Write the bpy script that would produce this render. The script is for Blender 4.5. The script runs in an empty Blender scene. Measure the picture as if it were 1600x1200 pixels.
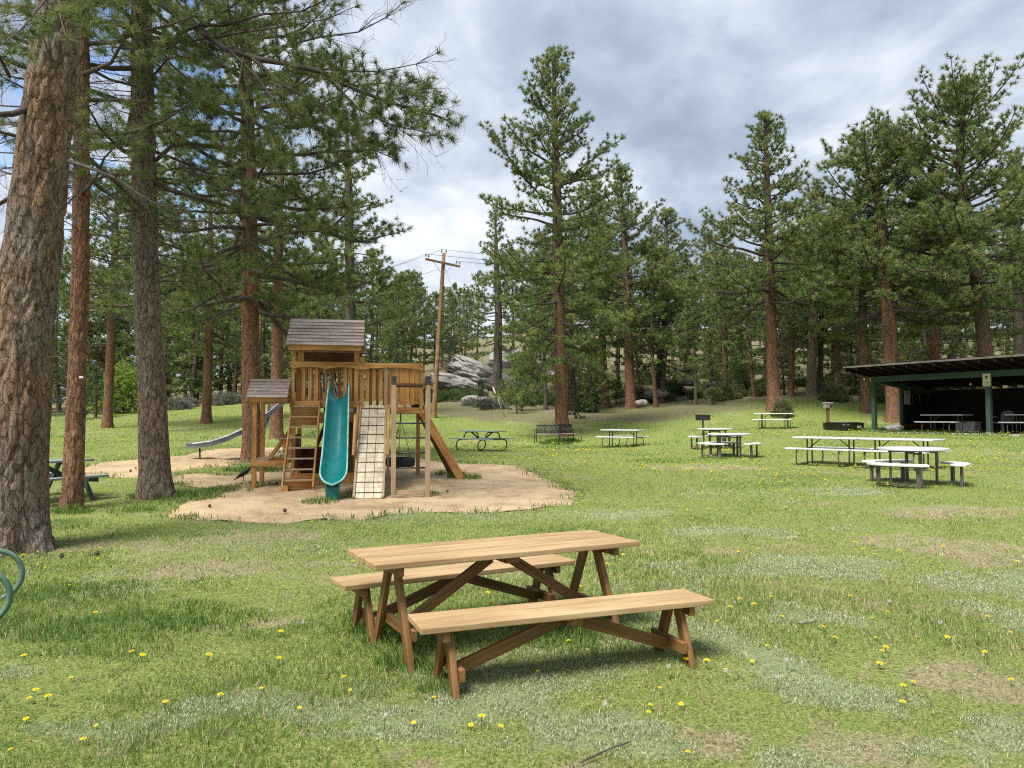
import bpy, math, random
import numpy as np
from mathutils import Vector, Matrix
from mathutils.geometry import delaunay_2d_cdt

S = bpy.context.scene
COL = S.collection
R = math.radians
# ------------------------------------------------------------------ camera
FPX = 1202.0                       # focal length in pixels of the 1600 px wide photograph
HZ = 652.0                         # row of the horizon
PITCH = math.atan((HZ - 600) / FPX)
EYE = 1.75
cam_d = bpy.data.cameras.new('camera')
cam = bpy.data.objects.new('camera', cam_d)
COL.objects.link(cam)
cam.location = (0, 0, EYE)
cam.rotation_euler = (R(90) + PITCH, 0, 0)
cam_d.sensor_fit = 'HORIZONTAL'
cam_d.sensor_width = 36.0
cam_d.lens = 36.0 * FPX / 1600
cam_d.clip_start = 0.05
cam_d.clip_end = 2000
S.camera = cam
# ------------------------------------------------------------------ world, sun, exposure
SUN_EL, SUN_AZ = R(58), R(-141)     # azimuth measured from +Y towards +X: the sun is to the left, behind the viewer
EXPOSURE = 1.52
wd = bpy.data.worlds.new('World')
S.world = wd
wd.use_nodes = True
nt = wd.node_tree
nt.nodes.clear()
def N(tree, kind, **kw):
    n = tree.nodes.new(kind)
    for k, v in kw.items():
        if k == 'inp':
            for a, b in v.items():
                n.inputs[a].default_value = b
        else:
            setattr(n, k, v)
    return n
def ramp(tree, stops, interp='LINEAR'):
    n = tree.nodes.new('ShaderNodeValToRGB')
    n.color_ramp.interpolation = interp
    el = n.color_ramp.elements
    while len(el) < len(stops):
        el.new(0.5)
    for e, (p, c) in zip(el, stops):
        e.position = p
        e.color = (*c, 1) if len(c) == 3 else c
    return n
def world():
    L = nt.links.new
    sky = N(nt, 'ShaderNodeTexSky')
    sky.sky_type = 'NISHITA'
    sky.sun_disc = False
    sky.sun_elevation = SUN_EL
    sky.sun_rotation = SUN_AZ
    sky.altitude = 2400
    tc = N(nt, 'ShaderNodeTexCoord')
    sep = N(nt, 'ShaderNodeSeparateXYZ')
    L(tc.outputs['Generated'], sep.inputs[0])
    zz = N(nt, 'ShaderNodeMath', operation='MAXIMUM', inp={1: 0.0})
    L(sep.outputs['Z'], zz.inputs[0])
    za = N(nt, 'ShaderNodeMath', operation='ADD', inp={1: 0.16})
    L(zz.outputs[0], za.inputs[0])
    dv = N(nt, 'ShaderNodeVectorMath', operation='DIVIDE')
    L(tc.outputs['Generated'], dv.inputs[0])
    cb = N(nt, 'ShaderNodeCombineXYZ')
    for k in 'XYZ':
        L(za.outputs[0], cb.inputs[k])
    L(cb.outputs[0], dv.inputs[1])
    mp = N(nt, 'ShaderNodeMapping')
    mp.inputs['Location'].default_value = (1.3, 0.55, 0)
    mp.inputs['Scale'].default_value = (1.0, 0.72, 0.0)
    L(dv.outputs[0], mp.inputs[0])
    n1 = N(nt, 'ShaderNodeTexNoise', inp={'Scale': 1.35, 'Detail': 9.0, 'Roughness': 0.52, 'Distortion': 0.3})
    L(mp.outputs[0], n1.inputs['Vector'])
    n2 = N(nt, 'ShaderNodeTexNoise', inp={'Scale': 4.6, 'Detail': 8.0, 'Roughness': 0.55, 'Distortion': 0.4})
    L(mp.outputs[0], n2.inputs['Vector'])
    m0 = N(nt, 'ShaderNodeMath', operation='MULTIPLY', inp={1: 0.36})
    L(n2.outputs['Fac'], m0.inputs[0])
    ad = N(nt, 'ShaderNodeMath', operation='MULTIPLY_ADD', inp={1: 0.64})
    L(n1.outputs['Fac'], ad.inputs[0])
    L(m0.outputs[0], ad.inputs[2])
    # the cloud deck thins towards the horizon
    lo = N(nt, 'ShaderNodeMapRange', inp={'From Min': 0.5, 'From Max': 0.08, 'To Min': 0.0, 'To Max': 0.05})
    L(sep.outputs['Z'], lo.inputs['Value'])
    ad2 = N(nt, 'ShaderNodeMath', operation='ADD')
    L(ad.outputs[0], ad2.inputs[0]); L(lo.outputs[0], ad2.inputs[1])
    k = 0.62
    cr = ramp(nt, [(0.39, (2.05*k, 2.5*k, 3.3*k)), (0.465, (2.6*k, 3.1*k, 3.95*k)), (0.525, (3.3*k, 3.8*k, 4.6*k)), (0.575, (4.1*k, 4.55*k, 5.2*k)), (0.67, (5.6*k, 5.95*k, 6.4*k))])
    # brighter, thinner cloud low on the left
    dl = N(nt, 'ShaderNodeVectorMath', operation='DOT_PRODUCT')
    L(tc.outputs['Generated'], dl.inputs[0]); dl.inputs[1].default_value = Vector((-0.5, 1.0, 0.2)).normalized()
    ml = N(nt, 'ShaderNodeMapRange', interpolation_type='SMOOTHSTEP', inp={'From Min': 0.80, 'From Max': 0.98, 'To Max': 0.028})
    L(dl.outputs['Value'], ml.inputs['Value'])
    ad3 = N(nt, 'ShaderNodeMath', operation='ADD'); L(ad2.outputs[0], ad3.inputs[0]); L(ml.outputs[0], ad3.inputs[1])
    L(ad3.outputs[0], cr.inputs[0])
    # blue gaps, low on the left
    d0 = Vector((-0.50, 0.98, 0.44)).normalized()
    dt = N(nt, 'ShaderNodeVectorMath', operation='DOT_PRODUCT')
    L(tc.outputs['Generated'], dt.inputs[0]); dt.inputs[1].default_value = d0
    mr = N(nt, 'ShaderNodeMapRange', interpolation_type='SMOOTHSTEP', inp={'From Min': 0.976, 'From Max': 0.996})
    L(dt.outputs['Value'], mr.inputs['Value'])
    n3 = N(nt, 'ShaderNodeTexNoise', inp={'Scale': 4.2, 'Detail': 6.0, 'Roughness': 0.55})
    L(mp.outputs[0], n3.inputs['Vector'])
    mr3 = N(nt, 'ShaderNodeMapRange', interpolation_type='SMOOTHSTEP', inp={'From Min': 0.46, 'From Max': 0.56})
    L(n3.outputs['Fac'], mr3.inputs['Value'])
    mm = N(nt, 'ShaderNodeMath', operation='MULTIPLY')
    L(mr.outputs[0], mm.inputs[0]); L(mr3.outputs[0], mm.inputs[1])
    # the gap shows the clear sky itself
    mx = N(nt, 'ShaderNodeMix', data_type='RGBA')
    L(mm.outputs[0], mx.inputs['Factor'])
    L(cr.outputs[0], mx.inputs['A'])
    L(sky.outputs[0], mx.inputs['B'])
    bg = N(nt, 'ShaderNodeBackground', inp={'Strength': 0.1})
    L(mx.outputs['Result'], bg.inputs['Color'])
    out = N(nt, 'ShaderNodeOutputWorld')
    L(bg.outputs[0], out.inputs[0])
world()
sun_d = bpy.data.lights.new('sun', 'SUN')
sun_d.energy = 2.45
sun_d.angle = R(24)
sun_d.color = (1.0, 0.972, 0.925)
sun = bpy.data.objects.new('sun', sun_d)
COL.objects.link(sun)
sd = Vector((math.sin(SUN_AZ)*math.cos(SUN_EL), math.cos(SUN_AZ)*math.cos(SUN_EL), math.sin(SUN_EL)))
sun.rotation_euler = sd.to_track_quat('Z', 'Y').to_euler()
S.view_settings.view_transform = 'Standard'
S.view_settings.look = 'None'
S.view_settings.gamma = 1
S.view_settings.exposure = EXPOSURE
S.render.engine = 'CYCLES'
S.cycles.use_denoising = False
S.cycles.filter_width = 1.15
S.cycles.sample_clamp_indirect = 3.0
S.cycles.denoiser = 'OPENIMAGEDENOISE'
S.cycles.max_bounces = 6
S.cycles.diffuse_bounces = 3
S.cycles.transmission_bounces = 4
S.cycles.use_adaptive_sampling = False

# ------------------------------------------------------------------ noise, numbers
def _hash(ix, iy, iz, seed):
    h = (ix.astype(np.int64)*374761393 + iy.astype(np.int64)*668265263 + iz.astype(np.int64)*2147483647 + seed*974711) & 0xffffffff
    h = ((h ^ (h >> 13))*1274126177) & 0xffffffff
    h = ((h ^ (h >> 16))*2246822519) & 0xffffffff
    return ((h ^ (h >> 15)) & 0xffffff)/float(0xffffff)
def vnoise(P, seed=0):
    P = np.asarray(P, float)
    i = np.floor(P); f = P - i
    f = f*f*(3 - 2*f)
    i = i.astype(np.int64)
    x, y, z = i[..., 0], i[..., 1], i[..., 2]
    fx, fy, fz = f[..., 0], f[..., 1], f[..., 2]
    def h(a, b, c): return _hash(x+a, y+b, z+c, seed)
    c00 = h(0,0,0)*(1-fx)+h(1,0,0)*fx; c10 = h(0,1,0)*(1-fx)+h(1,1,0)*fx
    c01 = h(0,0,1)*(1-fx)+h(1,0,1)*fx; c11 = h(0,1,1)*(1-fx)+h(1,1,1)*fx
    return (c00*(1-fy)+c10*fy)*(1-fz)+(c01*(1-fy)+c11*fy)*fz
def fbm(P, seed=0, oct=4):
    P = np.asarray(P, float); a, s, t = 0.5, 0.0, 0.0
    for k in range(oct):
        s = s + a*vnoise(P, seed+k*17); t += a; a *= 0.5; P = P*2.03 + 3.1
    return s/t
def n2d(X, Y, sc, seed=0, oct=3):
    return fbm(np.stack([np.asarray(X)*sc, np.asarray(Y)*sc, np.zeros_like(np.asarray(X, float))], -1), seed, oct)
def sstep(a, b, x):
    t = np.clip((np.asarray(x, float)-a)/(b-a), 0, 1)
    return t*t*(3-2*t)
# ------------------------------------------------------------------ terrain
GP = np.array([(-3,0,0),(3,0,0),(0,3,0),(-4,5,0),(4,5,0),(0,6,0),(-8,0,0),(8,0,.03),(-20,0,.1),(20,0,.1),(-40,0,.3),(40,0,.6),(0,-15,0),(-30,-15,0),(30,-15,0),
  (-6.3,10,.02),(0,10,.07),(6,10,.12),(-2.4,14.3,.18),(-6.9,15,.2),(-4,16.8,.33),(-1.4,17.5,.36),(-9,22,.53),(-7.4,22.5,.5),(-1.2,29,.5),(2.2,38,.56),(5.2,36,.52),(8,30,.6),
  (9,36,1.12),(13,38,1.2),(15.5,36,1.3),(16,34,1.1),(18,29.8,1.07),(17.3,26,.93),(8,15.8,.36),(8,12,.26),(10,21,.47),(16,16,.5),
  (-21,40,1.2),(-17,43,1.4),(-31.6,60,2.3),(-23,60,2.8),(-4.6,45,1.72),(-3.8,58,3.0),(8.5,55,2.5),(16,47,2.75),(19.5,50,3.1),(20,40,1.5),(27,36,1.4),(36,40,2.2),
  (-16,100,8.2),(14,85,8.2),(33,80,7.2),(-52,90,2.8),(45,70,6.2),(0,140,17),(-90,140,4),(90,140,17),(-90,60,2),(90,60,6),(-60,30,1),(60,30,2.2),(-14,30,.75),(-90,0,.4),(90,0,1.5)], float)
def _tps():
    n = len(GP); P = GP[:, :2]/50.0
    r2 = ((P[:, None]-P[None])**2).sum(-1)
    K = 0.5*r2*np.log(r2+1e-12)
    A = np.zeros((n+3, n+3)); A[:n, :n] = K + np.eye(n)*4e-4
    A[:n, n] = 1; A[:n, n+1:] = P; A[n, :n] = 1; A[n+1:, :n] = P.T
    b = np.zeros(n+3); b[:n] = GP[:, 2]
    return np.linalg.solve(A, b)
_W = _tps()
def gz(X, Y):
    X = np.clip(np.asarray(X, float), -88, 88); Y = np.clip(np.asarray(Y, float), -14, 138)
    sh = X.shape
    Q = np.stack([X.ravel(), Y.ravel()], -1)/50.0
    P = GP[:, :2]/50.0
    out = np.empty(len(Q))
    for a in range(0, len(Q), 40000):
        q = Q[a:a+40000]
        r2 = ((q[:, None]-P[None])**2).sum(-1)
        out[a:a+40000] = (0.5*r2*np.log(r2+1e-12))@_W[:len(P)] + _W[len(P)] + q@_W[len(P)+1:]
    return out.reshape(sh)
def g(x, y): return float(gz(np.array([x]), np.array([y]))[0])
CP, SP = math.cos(PITCH), math.sin(PITCH)
def ray(px, py):
    a, b = (px-800)/FPX, (600-py)/FPX
    return np.array([a, CP - b*SP, SP + b*CP])
def pix(px, py, Y):
    """the point of the line of sight through a photo pixel at depth Y"""
    r = ray(px, py)
    t = Y/r[1]
    return np.array([0, 0, EYE]) + r*t
def at(px, py):
    """where the line of sight through a photo pixel meets the ground"""
    r = ray(px, py)
    Y = np.linspace(2, 130, 4000)
    P = r[None]*(Y/r[1])[:, None]
    dz = P[:, 2]+EYE - gz(P[:, 0], Y)
    k = np.argmax(dz < 0)
    if dz[k] >= 0: k = len(Y)-1
    a = dz[k-1]/(dz[k-1]-dz[k]) if k else 0
    p = P[k-1]*(1-a)+P[k]*a
    return float(p[0]), float(p[1])
def gat(px, Y):
    x = (px-800)/FPX*Y
    return x, Y, g(x, Y)

# ------------------------------------------------------------------ object helpers
def tag(o, label=None, cat=None, group=None, kind=None):
    if label: o['label'] = label
    if cat: o['category'] = cat
    if group: o['group'] = group
    if kind: o['kind'] = kind
    return o
def thing(name, label, cat, loc=(0, 0, 0), rz=0.0, group=None):
    o = bpy.data.objects.new(name, None)
    o.empty_display_size = 0.2
    COL.objects.link(o)
    o.location = tuple(float(v) for v in loc); o.rotation_euler = (0, 0, rz)
    return tag(o, label, cat, group)
def copy_tree(o, parent=None):
    c = o.copy(); COL.objects.link(c); c.parent = parent
    for ch in list(o.children):
        copy_tree(ch, c)
    return c
def place(proto, used, loc, rz, label, group=None, scale=None):
    o = proto if not used.get(proto.name) else copy_tree(proto)
    used[proto.name] = True
    o.location = tuple(float(v) for v in loc); o.rotation_euler = (0, 0, rz)
    if scale is not None: o.scale = (scale, scale, scale) if np.isscalar(scale) else scale
    o['label'] = label
    if group: o['group'] = group
    return o
USED = {}
def mesh_np(name, V, faces, mat=None, parent=None, attrs=None, smooth=False):
    """faces: list of (n,k) index arrays"""
    me = bpy.data.meshes.new(name)
    V = np.asarray(V, np.float32)
    me.vertices.add(len(V)); me.vertices.foreach_set('co', V.ravel())
    tot = sum(f.size for f in faces); npol = sum(len(f) for f in faces)
    idx = np.concatenate([np.asarray(f, np.int32).ravel() for f in faces])
    cnt = np.concatenate([np.full(len(f), f.shape[1], np.int32) for f in faces])
    st = np.concatenate([[0], np.cumsum(cnt)[:-1]]).astype(np.int32)
    me.loops.add(tot); me.loops.foreach_set('vertex_index', idx)
    me.polygons.add(npol); me.polygons.foreach_set('loop_start', st)
    try: me.polygons.foreach_set('loop_total', cnt)
    except Exception: pass
    me.update(calc_edges=True)
    me.validate()
    if attrs:
        for k, a in attrs.items():
            a = np.asarray(a, np.float32)
            if a.ndim == 1:
                at_ = me.attributes.new(k, 'FLOAT', 'POINT'); at_.data.foreach_set('value', a)
            elif a.shape[1] == 3:
                at_ = me.attributes.new(k, 'FLOAT_VECTOR', 'POINT'); at_.data.foreach_set('vector', a.ravel())
            else:
                at_ = me.attributes.new(k, 'FLOAT_COLOR', 'POINT'); at_.data.foreach_set('color', a.ravel())
    if smooth is True: me.polygons.foreach_set('use_smooth', np.ones(npol, bool))
    elif smooth is not False: me.polygons.foreach_set('use_smooth', np.asarray(smooth, bool))
    o = bpy.data.objects.new(name, me); COL.objects.link(o)
    if mat: me.materials.append(mat)
    if parent: o.parent = parent
    return o
def nrm(v):
    v = np.asarray(v, float); return v/(np.linalg.norm(v)+1e-12)
class MB:
    def __init__(s):
        s.V, s.F, s.G, s.SM, s.n = [], {}, [], {}, 0
        s.rng = random.Random(7)
    def add(s, V, F, G=None, smooth=False):
        V = np.asarray(V, float)
        for f in F:
            f = np.asarray(f, int)
            s.F.setdefault(f.shape[1], []).append(f+s.n)
            s.SM.setdefault(f.shape[1], []).append(np.full(len(f), smooth))
        s.V.append(V); s.G.append(V if G is None else G); s.n += len(V)
        return s
    def frame_box(s, c, ax, sz):
        """box with centre c, axis rows ax (3x3) and sizes sz; the first axis is the grain"""
        c = np.asarray(c, float); ax = np.asarray(ax, float)
        q = np.array([(i, j, k) for i in (-.5, .5) for j in (-.5, .5) for k in (-.5, .5)])*np.asarray(sz, float)
        V = c + q@ax
        F = np.array([(0,1,3,2),(4,6,7,5),(0,4,5,1),(2,3,7,6),(0,2,6,4),(1,5,7,3)])
        off = np.array([s.rng.uniform(0, 50), s.rng.uniform(0, 50), s.rng.uniform(0, 50)])
        order = np.argsort([-sz[0], -sz[1], -sz[2]]) if False else (0, 1, 2)
        return s.add(V, [F], q[:, list(order)]+off)
    def box(s, c, sz, rz=0, grain=None):
        ax = np.array([(math.cos(rz), math.sin(rz), 0), (-math.sin(rz), math.cos(rz), 0), (0, 0, 1)])
        k = int(np.argmax(sz)) if grain is None else grain
        perm = [k, (k+1) % 3, (k+2) % 3]
        return s.frame_box(c, ax[perm], np.asarray(sz, float)[perm])
    def bar(s, a, b, w, h, up=(0, 0, 1)):
        """beam from a to b; h across `up`, w across the side"""
        a, b = np.asarray(a, float), np.asarray(b, float)
        x = nrm(b-a); y = np.cross(up, x)
        if np.linalg.norm(y) < 1e-4: y = np.cross((0, 1, 0), x)
        y = nrm(y); z = np.cross(x, y)
        return s.frame_box((a+b)/2, np.array([x, y, z]), (np.linalg.norm(b-a), w, h))
    def tube(s, pts, r, n=8, caps=True):
        V, F, C = tube_np(pts, r, n, caps)
        off = np.array([s.rng.uniform(0, 50), 0, 0])
        return s.add(V, [f for f in (F, C) if f is not None and len(f)], V+off, True)
    def lathe(s, prof, c=(0, 0, 0), n=16, smooth=True):
        prof = np.asarray(prof, float); m = len(prof)
        a = np.arange(n)*2*math.pi/n
        V = np.stack([prof[:, None, 0]*np.cos(a), prof[:, None, 0]*np.sin(a), np.repeat(prof[:, 1:2], n, 1)], -1).reshape(-1, 3)+np.asarray(c, float)
        i, j = np.meshgrid(np.arange(m-1), np.arange(n), indexing='ij')
        F = np.stack([i*n+j, i*n+(j+1) % n, (i+1)*n+(j+1) % n, (i+1)*n+j], -1).reshape(-1, 4)
        return s.add(V, [F], None, smooth)
    def prism(s, out, o, x, y, t):
        """closed outline `out` (2D) in the plane o + u x + v y, thickness t along x cross y"""
        out = np.asarray(out, float); o, x, y = (np.asarray(v, float) for v in (o, x, y))
        z = nrm(np.cross(x, y)); m = len(out)
        A = o + out[:, :1]*x + out[:, 1:]*y
        V = np.concatenate([A-z*t/2, A+z*t/2])
        side = np.array([(i, (i+1) % m, m+(i+1) % m, m+i) for i in range(m)])
        G = np.concatenate([np.c_[out, np.zeros(m)], np.c_[out, np.ones(m)*t]])+s.rng.uniform(0, 50)
        s.add(V, [side], G)
        s.F.setdefault(m, []).append(np.array([list(range(m))[::-1], list(range(m, 2*m))])+s.n-2*m)
        s.SM.setdefault(m, []).append(np.zeros(2, bool))
        return s
    def build(s, name, mat, parent=None, bevel=0.0, seg=2):
        keys = list(s.F)
        faces = [np.concatenate(s.F[k]) for k in keys]
        sm = np.concatenate([np.concatenate(s.SM[k]) for k in keys])
        o = mesh_np(name, np.concatenate(s.V), faces, mat, parent, {'gc': np.concatenate(s.G)}, sm)
        if bevel:
            m = o.modifiers.new('edge', 'BEVEL'); m.width = bevel; m.segments = seg; m.limit_method = 'ANGLE'; m.angle_limit = R(40)
        return o
def tube_np(pts, r, n=6, caps=False):
    P = np.asarray(pts, float); m = len(P)
    r = np.full(m, r, float) if np.isscalar(r) else np.asarray(r, float)
    T = np.empty_like(P); T[1:-1] = P[2:]-P[:-2]; T[0] = P[1]-P[0]; T[-1] = P[-1]-P[-2]
    T /= np.linalg.norm(T, axis=1, keepdims=True)+1e-12
    ref = np.array([0, 0, 1.0]) if abs(T[0, 2]) < .9 else np.array([1.0, 0, 0])
    X = np.empty_like(P)
    x = nrm(np.cross(T[0], ref))
    for k in range(m):
        x = x - T[k]*(x@T[k]); x = x/(np.linalg.norm(x)+1e-12); X[k] = x
    Y = np.cross(T, X)
    a = np.arange(n)*2*math.pi/n
    V = (P[:, None]+r[:, None, None]*(X[:, None]*np.cos(a)[None, :, None]+Y[:, None]*np.sin(a)[None, :, None])).reshape(-1, 3)
    i = np.repeat(np.arange(m-1), n); j = np.tile(np.arange(n), m-1); j2 = (j+1) % n
    F = np.stack([i*n+j, i*n+j2, (i+1)*n+j2, (i+1)*n+j], -1)
    C = np.array([list(range(n))[::-1], list(range((m-1)*n, m*n))]) if caps else None
    if caps and n == 4:
        F = np.concatenate([F, C]); C = None
    return V, F, C
# ------------------------------------------------------------------ materials
def M(name, base=(.5, .5, .5), rough=.6, metal=0.0, spec=.5):
    m = bpy.data.materials.new(name); m.use_nodes = True
    t = m.node_tree; p = t.nodes['Principled BSDF']
    p.inputs['Base Color'].default_value = (*base, 1); p.inputs['Roughness'].default_value = rough
    p.inputs['Metallic'].default_value = metal; p.inputs['Specular IOR Level'].default_value = spec
    return m, t, p
def bump(t, p, src, strength=.3, dist=.01):
    b = N(t, 'ShaderNodeBump', inp={'Strength': strength, 'Distance': dist})
    t.links.new(src, b.inputs['Height']); t.links.new(b.outputs[0], p.inputs['Normal'])
def speckled(name, c1, c2, scale=6.0, rough=.6, metal=0.0, bmp=.15, detail=5.0, coord='Object', spec=.5, lo=.35, hi=.65, dist=.01):
    """paint, plastic, metal or stone with uneven tone"""
    m, t, p = M(name, c1, rough, metal, spec); L = t.links.new
    tc = N(t, 'ShaderNodeTexCoord')
    n = N(t, 'ShaderNodeTexNoise', inp={'Scale': scale, 'Detail': detail, 'Roughness': .6})
    L(tc.outputs[coord], n.inputs['Vector'])
    r = ramp(t, [(lo, c1), (hi, c2)])
    L(n.outputs['Fac'], r.inputs[0]); L(r.outputs[0], p.inputs['Base Color'])
    if bmp: bump(t, p, n.outputs['Fac'], bmp, dist)
    return m
def wood(name, dark, light, rough=.6, along=2.0, across=55.0, bmp=.25, knots=True, spec=.3):
    m, t, p = M(name, light, rough, 0, spec); L = t.links.new
    a = N(t, 'ShaderNodeAttribute', attribute_name='gc')
    mp = N(t, 'ShaderNodeMapping'); mp.inputs['Scale'].default_value = (along, across, across)
    L(a.outputs['Vector'], mp.inputs[0])
    n = N(t, 'ShaderNodeTexNoise', inp={'Scale': 1.0, 'Detail': 5.0, 'Roughness': .62, 'Distortion': .6})
    L(mp.outputs[0], n.inputs['Vector'])
    mp2 = N(t, 'ShaderNodeMapping'); mp2.inputs['Scale'].default_value = (1.1, 4.5, 4.5)
    L(a.outputs['Vector'], mp2.inputs[0])
    n2 = N(t, 'ShaderNodeTexNoise', inp={'Scale': 1.0, 'Detail': 3.0})
    L(mp2.outputs[0], n2.inputs['Vector'])
    ad = N(t, 'ShaderNodeMath', operation='MULTIPLY_ADD', inp={1: .50})
    L(n.outputs['Fac'], ad.inputs[0])
    m2 = N(t, 'ShaderNodeMath', operation='MULTIPLY', inp={1: .52})
    L(n2.outputs['Fac'], m2.inputs[0]); L(m2.outputs[0], ad.inputs[2])
    r = ramp(t, [(.36, dark), (.52, tuple((x+y)/2 for x, y in zip(dark, light))), (.64, light)])
    L(ad.outputs[0], r.inputs[0]); L(r.outputs[0], p.inputs['Base Color'])
    bump(t, p, n.outputs['Fac'], bmp, .004)
    return m
def bark(name, c_hi, c_mid, c_fis, sc=1.0, bd=.02, grey=(.20, .17, .14), greyfrom=None):
    m, t, p = M(name, c_mid, .9, 0, .15); L = t.links.new
    tc = N(t, 'ShaderNodeTexCoord')
    def mapped(x, z):
        mp = N(t, 'ShaderNodeMapping'); mp.inputs['Scale'].default_value = (x*sc, x*sc, z*sc); L(tc.outputs['Object'], mp.inputs[0]); return mp.outputs[0]
    def noise(vec, s_=1.0, det=6.0, ro=.65, dis=0.0):
        n = N(t, 'ShaderNodeTexNoise', inp={'Scale': s_, 'Detail': det, 'Roughness': ro, 'Distortion': dis}); L(vec, n.inputs['Vector']); return n
    base = mapped(10, 3.6)
    warp = noise(base, .9, 5.0, .65)
    mxv = N(t, 'ShaderNodeMix', data_type='RGBA', blend_type='ADD'); mxv.inputs['Factor'].default_value = .85
    L(base, mxv.inputs['A']); L(warp.outputs['Color'], mxv.inputs['B'])
    vo = N(t, 'ShaderNodeTexVoronoi', feature='DISTANCE_TO_EDGE', inp={'Scale': 1.0}); L(mxv.outputs['Result'], vo.inputs['Vector'])
    vc = N(t, 'ShaderNodeTexVoronoi', feature='F1', inp={'Scale': 1.0}); L(mxv.outputs['Result'], vc.inputs['Vector'])
    vo2 = N(t, 'ShaderNodeTexVoronoi', feature='DISTANCE_TO_EDGE', inp={'Scale': 2.3}); L(mxv.outputs['Result'], vo2.inputs['Vector'])
    flake = noise(mapped(26, 9), 1.0, 7.0, .72, .4)
    grit = noise(mapped(70, 40), 1.0, 4.0, .7)
    bw = N(t, 'ShaderNodeRGBToBW'); L(vc.outputs['Color'], bw.inputs[0])
    def madd(a, k, c):
        n = N(t, 'ShaderNodeMath', operation='MULTIPLY_ADD', inp={1: k}); L(a, n.inputs[0])
        if hasattr(c, 'is_linked'): L(c, n.inputs[2])
        else: n.inputs[2].default_value = c
        return n.outputs[0]
    tone = madd(bw.outputs[0], .22, madd(flake.outputs['Fac'], .48, madd(grit.outputs['Fac'], .22, .01)))
    r = ramp(t, [(.26, tuple(.5*v for v in c_mid)), (.42, c_mid), (.58, c_hi), (.72, tuple(1.15*v+.03 for v in c_hi))])
    L(tone, r.inputs[0])
    big = noise(mapped(1.7/sc, .5/sc), 1.6, 5.0, .65)
    rb = ramp(t, [(.42, (0, 0, 0)), (.62, (1, 1, 1))]); L(big.outputs['Fac'], rb.inputs[0])
    fac = rb.outputs[0]
    if greyfrom is not None:
        sp = N(t, 'ShaderNodeSeparateXYZ'); L(tc.outputs['Object'], sp.inputs[0])
        mr = N(t, 'ShaderNodeMapRange', inp={'From Min': greyfrom[0], 'From Max': greyfrom[1], 'To Min': -.45, 'To Max': .95}); L(sp.outputs['Z'], mr.inputs['Value'])
        mq = N(t, 'ShaderNodeMath', operation='ADD', use_clamp=True); L(madd(rb.outputs[0], .7, 0.0), mq.inputs[0]); L(mr.outputs[0], mq.inputs[1]); fac = mq.outputs[0]
    gm = N(t, 'ShaderNodeMix', data_type='RGBA')
    L(madd(fac, .8, 0.0), gm.inputs['Factor']); L(r.outputs[0], gm.inputs['A'])
    gr = ramp(t, [(.3, tuple(.55*v for v in grey)), (.55, grey), (.75, tuple(1.5*v for v in grey))]); L(flake.outputs['Fac'], gr.inputs[0]); L(gr.outputs[0], gm.inputs['B'])
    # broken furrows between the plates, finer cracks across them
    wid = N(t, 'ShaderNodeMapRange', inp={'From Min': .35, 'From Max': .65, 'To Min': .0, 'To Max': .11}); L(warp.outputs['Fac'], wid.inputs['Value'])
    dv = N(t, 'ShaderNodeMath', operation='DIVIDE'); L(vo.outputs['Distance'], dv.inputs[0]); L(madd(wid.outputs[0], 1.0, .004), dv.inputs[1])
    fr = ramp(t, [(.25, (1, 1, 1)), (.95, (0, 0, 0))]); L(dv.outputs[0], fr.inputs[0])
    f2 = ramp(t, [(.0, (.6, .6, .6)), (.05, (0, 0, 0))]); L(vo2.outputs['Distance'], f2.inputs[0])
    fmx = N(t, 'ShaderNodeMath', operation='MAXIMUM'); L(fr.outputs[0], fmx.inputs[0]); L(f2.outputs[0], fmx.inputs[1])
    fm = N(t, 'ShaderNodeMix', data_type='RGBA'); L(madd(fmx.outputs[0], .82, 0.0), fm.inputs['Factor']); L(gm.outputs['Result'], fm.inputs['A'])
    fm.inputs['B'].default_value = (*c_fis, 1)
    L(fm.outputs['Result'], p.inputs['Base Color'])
    inv = madd(fmx.outputs[0], -.9, 1.0)
    bump(t, p, madd(flake.outputs['Fac'], .7, inv), .8, bd)
    return m
def leafy(name, rough=.55, trans=.3, spec=.25):
    """needles, blades and petals: the tone of each one is stored with it"""
    m, t, p = M(name, (.08, .12, .04), rough, 0, spec); L = t.links.new
    a = N(t, 'ShaderNodeAttribute', attribute_name='col')
    L(a.outputs['Color'], p.inputs['Base Color'])
    tr = N(t, 'ShaderNodeBsdfTranslucent'); L(a.outputs['Color'], tr.inputs['Color'])
    mx = N(t, 'ShaderNodeMixShader', inp={0: trans})
    out = [n for n in t.nodes if n.type == 'OUTPUT_MATERIAL'][0]
    L(p.outputs[0], mx.inputs[1]); L(tr.outputs[0], mx.inputs[2]); L(mx.outputs[0], out.inputs[0])
    return m
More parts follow.
